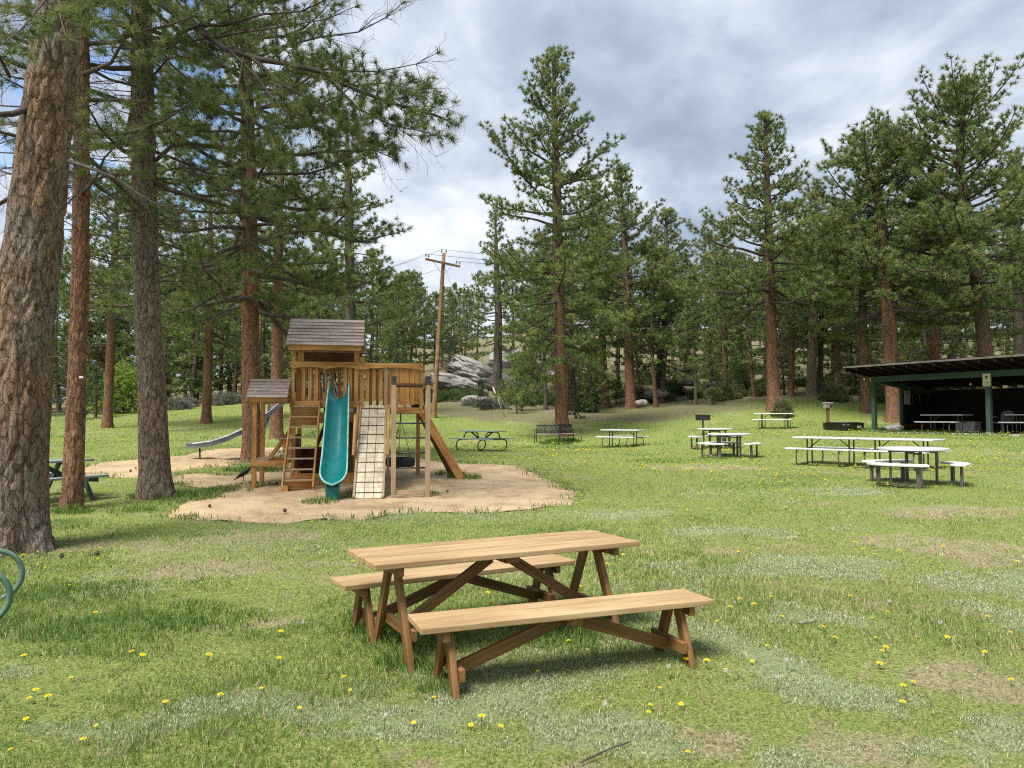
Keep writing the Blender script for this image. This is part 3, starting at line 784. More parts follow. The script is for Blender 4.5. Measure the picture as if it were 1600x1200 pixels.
def build_dandelions():
    rng = np.random.RandomState(12)
    pts = [at(*p) for p in [(110,1068),(44,1105),(43,1133),(72,1110),(53,1088),(18,1189),(129,1168),(258,1113),(152,1141),(35,1042),(220,1035),(208,1038),(435,1040),(536,1070),(548,1085),(407,1089),(437,996),(270,974),(148,967),(108,921),
       (735,1142),(752,1141),(780,1145),(842,1062),(1017,1112),(1015,1126),(1065,1110),(1031,1088),(1070,1043),(1136,1063),(1120,978),(1288,990),(1368,1002),(1379,1032),(1371,1049),(1418,1095),(1410,1110),(1581,996),(648,1138),(677,1103),(323,1037),(316,923),(385,927),(443,923),(468,1113),(344,1105),(1425,1073),
       (1060,945),(1210,880),(1248,840),(960,885),(1075,1190),(1303,1008),(1545,1040)]]
    X, Y = scatter(rng, 4.6, 30, 6.0, 1.0)
    f = fields(X, Y)
    k = (rng.rand(len(X)) < np.clip(n2d(X, Y, .35, 19, 3)*2.6-.9, .02, 1)*(1-f[3])*np.where(X > 0, 1, .55)*np.where(Y < 9, .5, 1)) & ~in_sand(X, Y)
    X, Y = X[k], Y[k]
    ordr = np.argsort(Y)
    al = list(pts)+[(X[i], Y[i]) for i in ordr]
    protos = []
    for s in range(6):
        V, T, C = flower_arrays(np.random.RandomState(s), [.055, .07, .045, .08, .06, .09][s], [.019, .021, .017, .02, .0225, .018][s])
        protos.append(mesh_np('dandelion', V, [T], MT['petal'], None, {'col': C}))
    grp = 'dandelions flowering in the lawn'
    n_ind = min(250, len(al))
    for i, (x, y) in enumerate(al[:n_ind]):
        p = protos[i % 6]
        o = p if i < 6 else p.copy()
        if i >= 6: COL.objects.link(o)
        o.location = (x, y, g(x, y)-.004); o.rotation_euler = (0, 0, rng.uniform(-.6, .6)); s = rng.uniform(.6, 1.1)*(1 if y < 9 else 1.15); o.scale = (s, s, s)
        tag(o, 'small yellow dandelion blooming on a thin stem in the mown lawn', 'flower', grp)
    VV, TT, CC, n0 = [], [], [], 0
    rest = al[n_ind:]
    X, Y = scatter(rng, 18, 38, 2.4, 1.0)
    k = (rng.rand(len(X)) < np.clip(n2d(X, Y, .3, 29, 3)*2.4-.6, .05, 1)*(1-fields(X, Y)[3])) & ~in_sand(X, Y) & (X > -3)
    rest = rest+list(zip(X[k], Y[k]))
    base = [flower_arrays(np.random.RandomState(s+20), .09, .024) for s in range(3)]
    for i, (x, y) in enumerate(rest):
        V, T, C = base[i % 3]
        a = rng.uniform(0, 6.28); c, s = math.cos(a), math.sin(a)
        sc = 1+.025*max(0, y-14)
        V2 = np.stack([V[:, 0]*c-V[:, 1]*s, V[:, 0]*s+V[:, 1]*c, V[:, 2]], 1)*sc+(x, y, g(x, y))
        VV.append(V2); TT.append(T+n0); CC.append(C); n0 += len(V)
    if VV:
        tag(mesh_np('distant_dandelions', np.concatenate(VV), [np.concatenate(TT)], MT['petal'], None, {'col': np.concatenate(CC)}), kind='stuff')
    V, T, C = flower_arrays(np.random.RandomState(3), .09, .017, True)
    p = mesh_np('dandelion_clock', V, [T], MT['petal'], None, {'col': C})
    for i, q in enumerate([(472,990),(423,971),(1500,907),(1480,908),(1135,1070),(945,1125),(1215,1080),(1045,1063),(1330,800),(1400,770),(1230,1052),(600,1145),(1390,955),(1470,990)]):
        o = p if i == 0 else p.copy()
        if i: COL.objects.link(o)
        x, y = at(*q)
        o.location = (x, y, g(x, y)); tag(o, 'white fluffy dandelion seed head on a thin stem in the lawn', 'seed head', 'dandelion seed heads in the lawn')
# ------------------------------------------------------------------ pines
NEEDLE_TONES = np.array([1.20, 1.27, 1.16])*np.array([(.118, .165, .050), (.155, .195, .060), (.195, .218, .072), (.095, .142, .050), (.235, .238, .092)])
def needles(P, D, rng, n, l, w, tones, spread=(15, 88)):
    """star tufts of needles: centres P, directions D (k,3)"""
    k = len(P)
    a = np.abs(D[:, 2]) < .9
    X = np.cross(D, np.where(a[:, None], (0, 0, 1.0), (1.0, 0, 0))); X /= np.linalg.norm(X, axis=1, keepdims=True)+1e-9
    Y = np.cross(D, X)
    th = np.radians(rng.uniform(spread[0], spread[1], (k, n))); ph = rng.uniform(0, 2*np.pi, (k, n))
    d = D[:, None]*np.cos(th)[..., None]+(X[:, None]*np.cos(ph)[..., None]+Y[:, None]*np.sin(ph)[..., None])*np.sin(th)[..., None]
    L = l*rng.uniform(.65, 1.12, (k, n, 1))
    base = P[:, None]-D[:, None]*(rng.uniform(0, .45, (k, n, 1))*l)
    tip = base+d*L
    tip[..., 2] -= .06*L[..., 0]
    sd_ = np.cross(d, rng.normal(0, 1, (k, n, 3))); sd_ /= np.linalg.norm(sd_, axis=-1, keepdims=True)+1e-9
    V = np.stack([base+sd_*w/2, base-sd_*w/2, tip], 2).reshape(-1, 3)
    F = np.arange(len(V)).reshape(-1, 3)
    c = tones[rng.randint(0, len(tones), k)]*rng.uniform(.82, 1.2, (k, 1))
    c = np.repeat(c[:, None], n, 1)*rng.uniform(.85, 1.15, (k, n, 1))
    C = np.repeat(rgba(c.reshape(-1, 3)), 3, 0)
    return V, F, C
class Limbs:
    """collects branch tubes and tufts of one tree"""
    def __init__(s, rng):
        s.rng = rng; s.V, s.F, s.n, s.tp, s.td = [], [], 0, [], []
    def tube(s, pts, r, n):
        V, F, _ = tube_np(pts, r, n); s.V.append(V); s.F.append(F+s.n); s.n += len(V)
    def tuft(s, p, d): s.tp.append(p); s.td.append(d)
    def limb(s, pts, r0, o, foliage=(.3, 1.0)):
        """a limb along pts; twigs and tufts on its outer part"""
        rng = s.rng
        P = np.asarray(pts, float)
        seg = np.linalg.norm(np.diff(P, axis=0), axis=1); cum = np.r_[0, np.cumsum(seg)]; Ltot = cum[-1]
        s.tube(P, np.maximum(r0*(1-.8*cum/Ltot), o.get('rmin', .008)), 6 if r0 > .03 else 4)
        pos = Ltot*foliage[0]*rng.uniform(.8, 1.1) if foliage[0] < 1 else Ltot
        side = rng.choice([-1, 1])
        bs = o['bspace']
        while pos < Ltot*foliage[1]:
            k = min(len(P)-2, int(np.searchsorted(cum, pos)-1)); k = max(k, 0)
            t = (pos-cum[k])/max(seg[k], 1e-6)
            p = P[k]*(1-t)+P[k+1]*t; d = nrm(P[k+1]-P[k])
            bl = min(o['blmax'], .22+.5*(Ltot-pos))*rng.uniform(.55, 1.15)
            ang = R(rng.uniform(35, 75))*side
            up = np.array([0, 0, 1.0]); lat = nrm(np.cross(up, d))
            e = nrm(d*math.cos(ang)+lat*math.sin(ang)+up*rng.uniform(-.16, .62)*o.get('bup', 1))
            s.twig(p, e, bl, o)
            side = -side
            pos += bs*rng.uniform(.6, 1.4)
        s.tuft(P[-1], nrm(P[-1]-P[-2]+np.array([0, 0, .3*np.linalg.norm(P[-1]-P[-2])])))
    def twig(s, p, e, bl, o):
        rng = s.rng
        bend = np.array([rng.normal(0, .12), rng.normal(0, .12), rng.uniform(-.05, .25)])*bl
        mid = p+e*bl*.5-bend*.25; end = p+e*bl+bend
        s.tube([p, mid, end], [o['rt'], o['rt']*.75, o['rt']*.5], 3)
        nt_ = max(1, int(round(bl/o['tspace'])))
        for j in range(nt_):
            t = (j+1)/nt_
            q = (p*(1-t)**2+2*mid*t*(1-t)+end*t*t)
            if o.get('sub'):
                v = nrm(e+rng.normal(0, .8, 3)); q2 = q+v*o['sub']*rng.uniform(.4, 1.2)
                s.tube([q, q2], [o['rt']*.5, o['rt']*.3], 3)
                s.tuft(q2, nrm(v+np.array([0, 0, .35])))
                if rng.rand() < .5: s.tuft(q, nrm(e+np.array([0, 0, .5])))
            else:
                s.tuft(q+rng.normal(0, .04, 3), nrm(e+np.array([0, 0, .55])+rng.normal(0, .25, 3)))
    def bare(s, p, d, L, r, depth, droop=.0):
        """a dead limb with bare forking twigs"""
        rng = s.rng; n = max(3, int(L/.28)); pts = [np.array(p, float)]; d = nrm(d)
        for k in range(n):
            d = nrm(d+rng.normal(0, .17, 3)+np.array([0, 0, droop])); pts.append(pts[-1]+d*L/n)
        s.tube(pts, np.linspace(r, r*.3, len(pts)), 5 if r > .015 else 3)
        if depth > 0:
            for k in range(1, len(pts)):
                for _ in range(2 if rng.rand() < .5 else 1):
                    v = nrm(d*.7+rng.normal(0, .65, 3)); s.bare(pts[k], v, L*rng.uniform(.22, .5)*(1.15-.6*k/len(pts)), r*.45, depth-1, droop*.6)
def trunk_arrays(path, rad, rng, n=14, step=.6, flare=1.5, disp=0.0, roots=0, lo=(0, 0), sc=7.0):
    """path (k,3), rad (k,) -> a tapered trunk with a flared, fluted foot"""
    z = path[:, 2]
    zz = np.arange(z[0], z[-1], step) if np.isscalar(step) else np.concatenate([np.arange(z[0], step[1], step[0]), np.arange(step[1], z[-1], step[2])])
    zz = np.r_[zz, z[-1]]
    C = np.stack([np.interp(zz, z, path[:, 0]), np.interp(zz, z, path[:, 1]), zz], 1); r = np.interp(zz, z, rad)
    a = np.arange(n)*2*np.pi/n
    h = zz-z[0]
    fl = 1+(flare-1)*np.exp(-h/.28)[:, None]*(1+(.9*np.cos(roots*a[None]+1.1)*1 if roots else 0)+.35*np.cos(3*a[None]+.4))
    rr = r[:, None]*np.maximum(fl, .8)
    ca, sa = np.cos(a)[None], np.sin(a)[None]
    if disp:
        q = np.stack([ca*sc*r[:, None]*1.0, sa*sc*r[:, None]*1.0, (zz*sc*.24)[:, None]+0*ca], -1)
        q = q+(fbm(q*1.3, 4, 2)-.5)[..., None]*1.2
        rdg = 1-np.abs(2*fbm(q*1.25, 9, 2)-1)          # ridged
        big = fbm(np.stack([ca*1.6+0*rr, sa*1.6+0*rr, (zz*.5)[:, None]+0*ca], -1), 3, 3)-.5
        rr = rr+disp*(.25-1.1*np.clip((rdg-.74)/.26, 0, 1)**1.0)+big*disp*2.2
    V = np.stack([C[:, None, 0]+rr*ca, C[:, None, 1]+rr*sa, np.repeat(C[:, None, 2], n, 1)], -1).reshape(-1, 3)
    m = len(zz); i = np.repeat(np.arange(m-1), n); j = np.tile(np.arange(n), m-1)
    F = np.stack([i*n+j, i*n+(j+1) % n, (i+1)*n+(j+1) % n, (i+1)*n+j], -1)
    return V, F
def along(path, rad, z):
    return np.array([np.interp(z, path[:, 2], path[:, 0]), np.interp(z, path[:, 2], path[:, 1]), z]), float(np.interp(z, path[:, 2], rad))
MID = dict(bspace=.235, blmax=1.5, rt=.010, tspace=.235, rmin=.012, nn=28, nl=.265, nw=.036)
FAR = dict(bspace=.33, blmax=1.25, rt=.012, tspace=.30, rmin=.016, nn=22, nl=.34, nw=.055)
NEAR = dict(bspace=.22, blmax=1.1, rt=.006, tspace=.2, rmin=.007, nn=40, nl=.18, nw=.0068, sub=.13)
def pine(name, label, base, path, rad, rng, o, cb=.3, top=.99, nl=70, Rm=3.6, prof=None, els=(-12, 50), dead=6, barkm='barkF', tn=12, tstep=.6, extra=None, group=None, deadz=None, gap=None, cat='pine tree', disp=0.0, roots=0, tones=NEEDLE_TONES, flare=1.45, tsc=7.0, dead_o=(1.2, .02, 2), az_bias=None):
    root = thing(name, label, cat, base, 0, group)
    V, F = trunk_arrays(path, rad, rng, tn, tstep, flare, disp, roots, sc=tsc)
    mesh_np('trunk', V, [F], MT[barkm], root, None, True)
    H = path[-1, 2]
    L = Limbs(rng); sd0 = rng.uniform(0, 99)
    prof = prof or (lambda t: min(1, .62+1.3*t)*(1-t)**.72+.05)
    for i in range(nl):
        t = (i+rng.rand())/nl
        z = H*(cb+(top-cb)*t**.92)
        az = i*2.39996+rng.normal(0, .35)
        if gap and gap(z/H, az): continue
        c, r = along(path, rad, z)
        ln = Rm*prof(t)*rng.uniform(.5, 1.15)*(.72+.62*float(vnoise(np.array([math.cos(az)*1.4+7, math.sin(az)*1.4+3, t*5.0+sd0]), 5)))
        if az_bias: ln *= az_bias(t, az)
        if ln < .25: ln = .25
        el = R(els[0]+(els[1]-els[0])*t**1.2+rng.normal(0, 7))
        n = max(3, int(ln/.55)); p = c.copy(); pts = [p]
        for k in range(n):
            el2 = el+R(9*math.sin(k*1.3+i))+R(44)*(k/n)**2.2
            a2 = az+rng.normal(0, .11)
            p = p+np.array([math.cos(a2)*math.cos(el2), math.sin(a2)*math.cos(el2), math.sin(el2)])*ln/n; pts.append(p)
        L.limb(pts, min(.35*r+.004, .010+.0155*ln), o, (.22+.26*(1-t) if ln > .8 else .05, 1.0))
    # the leader
    for q in range(10):
        L.tuft(path[-1]-np.array([0, 0, q*.09])+rng.normal(0, .05, 3), nrm(rng.normal(0, .5, 3)+np.array([0, 0, 1])))
    dz = deadz or (cb*.45, cb*1.35)
    for i in range(dead):
        z = H*rng.uniform(*dz); c, r = along(path, rad, z); az = rng.uniform(0, 6.28)
        L.bare(c+np.array([math.cos(az), math.sin(az), 0])*r*.8, (math.cos(az), math.sin(az), rng.uniform(-.25, .25)), dead_o[0]*rng.uniform(.5, 1.4), dead_o[1], dead_o[2], -.02)
    if extra: extra(L)
    if L.V:
        mesh_np('branches', np.concatenate(L.V), [np.concatenate(L.F)], MT['limb'], root, None, True)
    if L.tp:
        V, F, C = needles(np.array(L.tp), np.array(L.td), rng, o['nn'], o['nl'], o['nw'], tones)
        mesh_np('crown', V, [F], MT['needle'], root, {'col': C})
    return root
def straight(H, r, rng, wob=.12, lean=(0, 0), pw=.85, n=26):
    t = np.linspace(0, 1, n)
    ph = rng.uniform(0, 6.28, 2)
    P = np.stack([lean[0]*t*H+wob*(np.sin(t*5+ph[0])-np.sin(ph[0])), lean[1]*t*H+wob*(np.sin(t*4+ph[1])-np.sin(ph[1])), t*H], 1)
    return P, np.maximum(r*(1-t)**pw, .02)
def pixtrunk(d, pts, H, base):
    """trunk through photo pixels (px, py, width px) at depth d, carried on to height H"""
    A = []
    for px, py, w in pts:
        q = pix(px, py, d)-np.array(base); A.append((*q, w/2/FPX*d))
    A = np.array(A)
    A = np.r_[[(0, 0, -.25, A[0, 3])], A[A[:, 2] > .05]]
    if A[-1, 2] < H:
        dv = (A[-1, :3]-A[-2, :3])/max(A[-1, 2]-A[-2, 2], .01)
        z = np.linspace(A[-1, 2], H, 8)[1:]
        ext = np.c_[A[-1, :3]+dv*(z-A[-1, 2])[:, None]*.5+np.array([0, 0, 0]), np.maximum(A[-1, 3]*(1-(z-A[-1, 2])/(H-A[-1, 2]))**.8, .02)]
        ext[:, 2] = z
        A = np.r_[A, ext]
    return A[:, :3], A[:, 3]
def W2L(base, px, py, d): return pix(px, py, d)-np.array(base)
# ------------------------------------------------------------------ the trees one can name
def mk(o, **kw): d = dict(o); d.update(kw); return d
def hero(name, label, px, d, pts, H, seed, o, group=None, **kw):
    b = gat(px, d); b = (b[0], b[1], b[2]-.02)
    path, rad = pixtrunk(d, pts, H, b)
    rng = np.random.RandomState(seed)
    KEEP_OUT.append((b[0], b[1], max(.1, float(rad[1])*1.2)))
    ex = kw.pop('extra', None)
    return pine(name, label, b, path, rad, rng, o, extra=(lambda L: ex(L, b)) if ex else None, group=group, **kw)
def build_near_trees():
    # 1: the big trunk at the left
    def ex1(L, b):
        o = mk(NEAR, sub=.10)
        q = lambda px, py, d: W2L(b, px, py, d)
        L.limb([q(95,-60,9.8), q(70,0,8.7), q(35,45,7.8), q(-5,75,7.2), q(-40,90,6.9)], .03, o, (.35, 1))
        L.limb([q(90,-90,9.8), q(90,-20,8.8), q(95,30,8.0), q(105,60,7.6)], .022, o, (.5, 1))
        L.limb([q(60,165,10), q(20,178,9.7), q(-30,180,9.4), q(-120,150,9.0)], .055, o, (.7, 1))
        L.limb([q(30,300,10), q(0,318,9.9), q(-60,300,9.7), q(-140,290,9.5)], .035, o, (.75, 1))
        L.limb([q(15,120,9.9), q(-10,70,9.3), q(-50,30,8.8)], .03, o, (.3, 1))
        P = [q(108,252,9.75), q(140,262,9.4), q(180,278,9.1), q(215,302,8.9), q(250,322,8.7)]
        L.tube(P, [.030, .024, .017, .011, .006], 6)
        for k in range(1, 5):
            for _ in range(3):
                L.bare(P[k], np.array(P[k])-np.array(P[k-1])+L.rng.normal(0, .18, 3), L.rng.uniform(.3, .8), .006, 2, -.03)
        for z0 in [(112,150),(108,170),(95,190),(110,205),(104,230),(92,420),(75,560),(90,330)]:
            p = q(z0[0], z0[1], 9.72)
            L.bare(p, (1, -.35, L.rng.uniform(-.1, .3)), L.rng.uniform(.25, .75), .012, 2, -.02)
        for py, sx in ((195,-1),(240,-1),(275,-1),(215,-1)):
            L.bare(q(28, py, 10.0), (-1, -.2, -.1), .8, .013, 2, -.05)
    hero('pine_tree', 'massive orange-grey pine trunk with a flared foot, nearest tree, over the green pipe loops', 26, 10.1,
         [(19,852,103.7),(20,780,97.0),(23,700,94.1),(31,560,91.2),(42,450,82.6),(53,375,77.8),(68,225,73.0),(81,110,69.1),(93,0,65.3),(99,-80,57.6)], 17.5, 1, NEAR,
         tones=NEEDLE_TONES*.78, barkm='barkA', tn=150, tstep=(.03, 7.6, .5), disp=.034, roots=6, flare=1.42, tsc=9, cb=.55, nl=26, Rm=3.4, extra=ex1, dead=10, deadz=(.32, .52), dead_o=(1.0, .014, 2),
         gap=lambda h, az: False)
    # 2: the slimmer trunk just behind it
    hero('pine_tree', "slim red-brown pine trunk with a small white tag, beside the massive trunk", 115, 13.6,
         [(113,798,34.4),(114,760,31.2),(117,680,28.8),(121,560,26.4),(125,450,24.8),(127,300,24.0),(128,150,22.4),(128,0,20.8),(128,-60,19.2)], 16.5, 2, mk(NEAR, nn=44, nw=.0085, bspace=.19, nl=.19),
         tones=NEEDLE_TONES*.78, barkm='barkB', tn=90, tstep=(.04, 8.2, .6), disp=.016, flare=1.12, tsc=13, cb=.34, nl=60, Rm=3.4, dead=60, deadz=(.2, .62), dead_o=(1.3, .011, 3))
    # 3: the grey-brown one
    def ex3(L, b):
        o = mk(NEAR, sub=.16, nn=46, bspace=.10, nw=.0085, nl=.19, blmax=1.0)
        q = lambda px, py, d: W2L(b, px, py, d)
        main = [q(222,-14,15), q(255,8,14.9), q(300,38,14.6), q(350,75,14.3), (q(400,92,14.1)), q(440,98,13.9), q(500,112,13.6), q(560,142,13.3), q(625,165,13.1), q(680,180,13), q(708,192,12.9)]
        L.limb(main, .085, o, (.62, 1))
        subs = [([q(420,95,14), q(452,70,13.9), q(500,58,13.7), q(560,50,13.5), q(602,28,13.4), q(632,2,13.3)], .028, (1, 1)),
                ([q(395,92,14.1), q(440,130,13.8), q(490,160,13.4), q(540,200,13.1), q(585,235,12.9), q(622,250,12.8)], .036, (.45, 1)),
                ([q(360,80,14.2), q(400,118,14), q(430,160,13.7), q(470,190,13.4), q(520,205,13.1)], .032, (.5, 1)),
                ([q(470,105,13.8), q(530,110,13.5), q(590,112,13.3), q(650,100,13.2), q(688,80,13.1)], .024, (1, 1)),
                ([q(505,114,13.6), q(560,170,13.2), q(610,195,13), q(660,205,12.8), q(690,215,12.7)], .026, (.4, 1)),
                ([q(545,135,13.4), q(600,130,13.4), q(650,140,13.3), q(695,150,13.2)], .02, (.35, 1)),
                ([q(300,38,14.6), q(350,40,14.2), q(410,22,13.9), q(470,18,13.6), q(530,-10,13.4)], .04, (.9, 1)),
                ([q(330,60,14.4), q(380,50,14.0), q(440,42,13.7), q(510,30,13.4), q(560,8,13.2)], .028, (1, 1)),
                ([q(380,90,14.1), q(372,140,13.8), q(395,185,13.5), q(430,215,13.3)], .026, (.5, 1)),
                ([q(244,250,15), q(268,228,14.8), q(300,224,14.6), q(350,232,14.4), q(395,250,14.2), q(440,262,14)], .045, (.45, 1)),
                ([q(244,270,15), q(280,262,14.9), q(330,285,14.6), q(390,330,14.3)], .02, (1, 1)),
                ([q(240,200,15), q(262,178,14.8), q(300,165,14.5), q(345,175,14.2)], .035, (.4, 1)),
                ([q(242,330,15), q(270,345,14.8), q(320,345,14.5), q(380,372,14.2), q(430,380,14)], .022, (1, 1)),
                ([q(238,120,15), q(262,92,14.7), q(300,85,14.4), q(330,105,14.1)], .03, (.45, 1)),
                ([q(244,410,15), q(270,418,14.8), q(310,408,14.4), q(350,412,14)], .018, (1, 1))]
        for P, r, fo in subs:
            L.limb(P, r, o, fo)
            for k in range(1, len(P)-1):
                for _ in range(5):
                    L.bare(P[k], np.array(P[k])-np.array(P[k-1])+L.rng.normal(0, .28, 3), L.rng.uniform(.35, 1.0), .007, 2, -.05)
        for k in range(2, len(main)-2):
            for _ in range(4):
                L.bare(main[k], np.array(main[k])-np.array(main[k-1])+L.rng.normal(0, .3, 3), L.rng.uniform(.4, 1.2), .009, 2, -.05)
    hero('pine_tree', "straight grey-brown pine with long dark limbs reaching right over the playset", 243, 15,
         [(243,772,56.3),(242,740,45.8),(240,690,44.0),(237,600,41.4),(231,500,38.7),(227,400,37.0),(224,225,35.2),(222,100,31.7),(221,0,29.0),(221,-70,26.4)], 17, 3, mk(NEAR, nn=46, nw=.009, bspace=.19, nl=.19),
         tones=NEEDLE_TONES*.78, barkm='barkC', tn=100, tstep=(.04, 9.5, .6), disp=.022, roots=4, flare=1.2, tsc=11, cb=.36, nl=62, Rm=4.0, extra=ex3, dead=60, deadz=(.22, .62), dead_o=(1.6, .013, 3))
    # 4: orange trunk left of the playset
    hero('pine_tree', 'orange-barked pine with dense drooping dark boughs, standing against the left side of the playset', 394, 22,
         [(394,722,34),(393,690,28),(392,600,27),(391,450,26),(389,300,23),(386,150,20),(384,60,15)], 14.8, 4, mk(NEAR, bspace=.18, nn=40, nl=.21, nw=.013, blmax=1.2, rt=.007),
         tones=NEEDLE_TONES*.78, barkm='barkB', tn=48, tstep=.12, disp=.012, flare=1.25, tsc=12, cb=.29, nl=98, Rm=4.8, els=(-22, 35), dead=34, deadz=(.22, .6), dead_o=(1.5, .013, 3),
         prof=lambda t: min(1, .75+.8*t)*(1-t)**.6+.1)
def build_mid_trees():
    P = 'pine_tree'
    def exA(L, b):
        q = lambda px, py, d: W2L(b, px, py, d)
        for pts, r in (([q(873,505,40), q(845,535,39.5), q(815,570,39), q(790,608,38.6), q(775,622,38.4)], .07), ([q(873,540,40), q(850,570,39), q(830,600,38.4), (q(812,622,38))], .05), ([q(875,545,40), q(895,560,39.2), q(930,575,38.5), q(955,590,38)], .05),
                       ([q(874,580,40), q(860,590,39.3), q(840,598,38.7)], .03), ([q(872,470,40), q(905,480,38.8), q(950,500,38), q(985,520,37.6)], .06), ([q(868,330,40), q(830,290,39.6), q(790,240,39.2), q(752,195,39)], .07),
                       ([q(869,300,40), q(905,265,39.8), q(945,235,39.6), q(975,215,39.5)], .07), ([q(872,430,40), q(840,425,39.4), q(790,430,39), (q(755,440,38.8))], .06)):
            L.limb(pts, r, mk(MID, bspace=.18), (.3, 1))
    hero(P, 'tallest central pine, red trunk behind the two iron benches, crown alone against the clouds', 880, 40,
         [(879,686,23),(877,640,20),(876,600,19),(873,450,17),(870,300,14),(866,180,9),(866,100,5)], 20.4, 11, mk(MID, bspace=.235), barkm='barkB', cb=.24, nl=104, Rm=5.3, els=(-18, 52), dead=22, deadz=(.12, .5), dead_o=(1.8, .025, 2), extra=exA, tn=18,
         prof=lambda t: (min(1, .8+.5*t)*(1-t)**.62+.06))
    hero(P, 'pyramid-shaped pine with an orange trunk behind the far white folding table', 1210, 44,
         [(1211,636,24),(1208,600,19),(1206,540,17),(1203,430,15),(1200,330,12),(1197,250,8)], 17.3, 12, MID, barkm='barkB', cb=.33, nl=100, Rm=5.5, els=(-16, 52), dead=22, deadz=(.15, .5), dead_o=(1.8, .025, 2), tn=16,
         prof=lambda t: (1-t)**.85*1.02+.05)
    def exC(L, b):
        q = lambda px, py, d: W2L(b, px, py, d)
        for pts, r in (([q(1372,300,40), q(1392,275,40), q(1420,250,39.8), q(1450,240,39.6)], .08), ([q(1366,285,40), q(1340,262,39.7), q(1310,255,39.4), q(1285,262,39)], .07), ([q(1376,330,40), q(1330,335,39), q(1290,345,38.5), q(1255,350,38)], .07), ([q(1372,310,40), q(1400,318,39.2), q(1440,325,38.6)], .06)):
            L.limb(pts, r, MID, (.35, 1))
    hero(P, "flat-topped crooked pine with forked upper trunk behind the shelter's left end", 1397, 40,
         [(1400,668,26),(1397,640,23),(1390,520,20),(1383,430,18),(1376,330,16),(1367,285,14),(1352,250,9),(1350,215,6)], 14.3, 13, MID, barkm='barkB', cb=.36, nl=84, Rm=5.4, els=(-14, 40), dead=24, deadz=(.2, .6), dead_o=(1.9, .025, 2), extra=exC, tn=16,
         prof=lambda t: min(1, .8+.6*t)*(1-t**2.4)**.8*.9+.15)
    hero(P, "tall leaning pine with broad airy top rising over the shelter roof", 1546, 38,
         [(1549,650,26),(1541,560,22),(1528,450,19),(1512,340,17),(1500,270,13),(1500,180,9)], 17.1, 14, mk(MID, bspace=.235), barkm='barkF', cb=.34, nl=108, Rm=5.5, els=(-12, 50), dead=26, deadz=(.2, .6), dead_o=(1.9, .025, 2), tn=16,
         prof=lambda t: min(1, .75+.7*t)*(1-t**1.9)**.8+.08)
    hero(P, "pine spreading its boughs just beyond the tall leaning pine, past the shelter's middle post", 1650, 41, [(1652,650,24),(1648,450,19),(1645,300,12)], 14.5, 15, MID, barkm='barkF', cb=.3, nl=70, Rm=4.0, dead=10, deadz=(.15, .5), tn=12)
    hero(P, 'dark pine with a slim trunk standing behind the right half of the shelter roof', 1594, 47, [(1594,640,16),(1592,480,14),(1590,330,9)], 15.5, 16, MID, barkm='barkG', cb=.34, nl=64, Rm=3.6, dead=14, deadz=(.15, .5), tn=12)
    # behind the playset
    hero(P, 'gappy dark-trunked pine with level tufted boughs behind the playset roof', 548, 45, [(550,664,19),(549,600,17),(548,500,16),(546,400,15),(545,300,13),(543,250,10)], 17.8, 17, mk(MID, bspace=.235), barkm='barkG', cb=.33, nl=54, Rm=4.3, els=(-10, 40), dead=16, deadz=(.2, .6), dead_o=(1.6, .022, 2), tn=14,
         prof=lambda t: min(1, .7+.8*t)*(1-t)**.55+.05)
    hero(P, 'reddish pine with a bushy crown seen between the orange-barked pine and the playset tower', 433, 34, [(432,676,20),(433,560,18),(434,450,16),(436,330,13),(440,250,9)], 13.2, 18, mk(MID, bspace=.21), barkm='barkB', cb=.36, nl=70, Rm=3.9, els=(-14, 40), dead=10, deadz=(.2, .5), tn=14)
    hero(P, 'orange-brown pine trunk standing alone in the far meadow, before the bright green shrub', 168, 40, [(167,669,18),(169,640,14),(172,560,13),(176,470,12),(180,380,10)], 13.5, 19, mk(MID, bspace=.22), barkm='barkB', cb=.42, nl=58, Rm=3.9, dead=10, deadz=(.28, .6), dead_o=(1.5, .02, 2), tn=16, flare=1.28)
    hero(P, 'red-brown pine at the meadow edge above the lower end of the metal slide', 323, 43, [(322,662,18),(323,640,14),(325,560,13),(327,490,12),(328,400,10)], 14, 20, mk(MID, bspace=.21), barkm='barkB', cb=.30, nl=66, Rm=4.2, els=(-18, 40), dead=14, deadz=(.2, .5), tn=16, flare=1.28)
    hero(P, "bushy meadow-edge pine mostly hidden behind the grey-brown trunk", 240, 37, [(240,676,13),(240,560,12),(239,450,10)], 13, 21, mk(MID, bspace=.22), barkm='barkF', cb=.40, nl=60, Rm=3.8, tn=12, dead=8, deadz=(.3, .6))
    # slope behind the lawn
    hero(P, 'red-trunked pine on the brown slope, right of the central pine and its benches', 985, 53, [(986,637,18),(984,600,15),(981,500,13),(978,400,10),(972,320,7)], 17.0, 22, MID, barkm='barkB', cb=.24, nl=96, Rm=5.0, dead=18, deadz=(.14, .5), dead_o=(1.8, .025, 2), tn=14)
    hero(P, 'grey bent-trunked pine behind the small pale boulder on the brown slope', 1030, 58, [(1029,612,11),(1031,570,10),(1039,500,10),(1043,440,9),(1041,370,7)], 14.5, 23, MID, barkm='barkG', cb=.40, nl=70, Rm=3.8, dead=18, deadz=(.2, .6), dead_o=(1.5, .02, 2), tn=12)
    hero(P, 'short dark-trunked pine just right of the central pine, left of a redder trunk', 945, 55, [(946,630,15),(944,600,12),(941,520,10),(938,450,8)], 12.5, 24, MID, barkm='barkF', cb=.30, nl=56, Rm=3.0, dead=12, deadz=(.15, .5), tn=12)
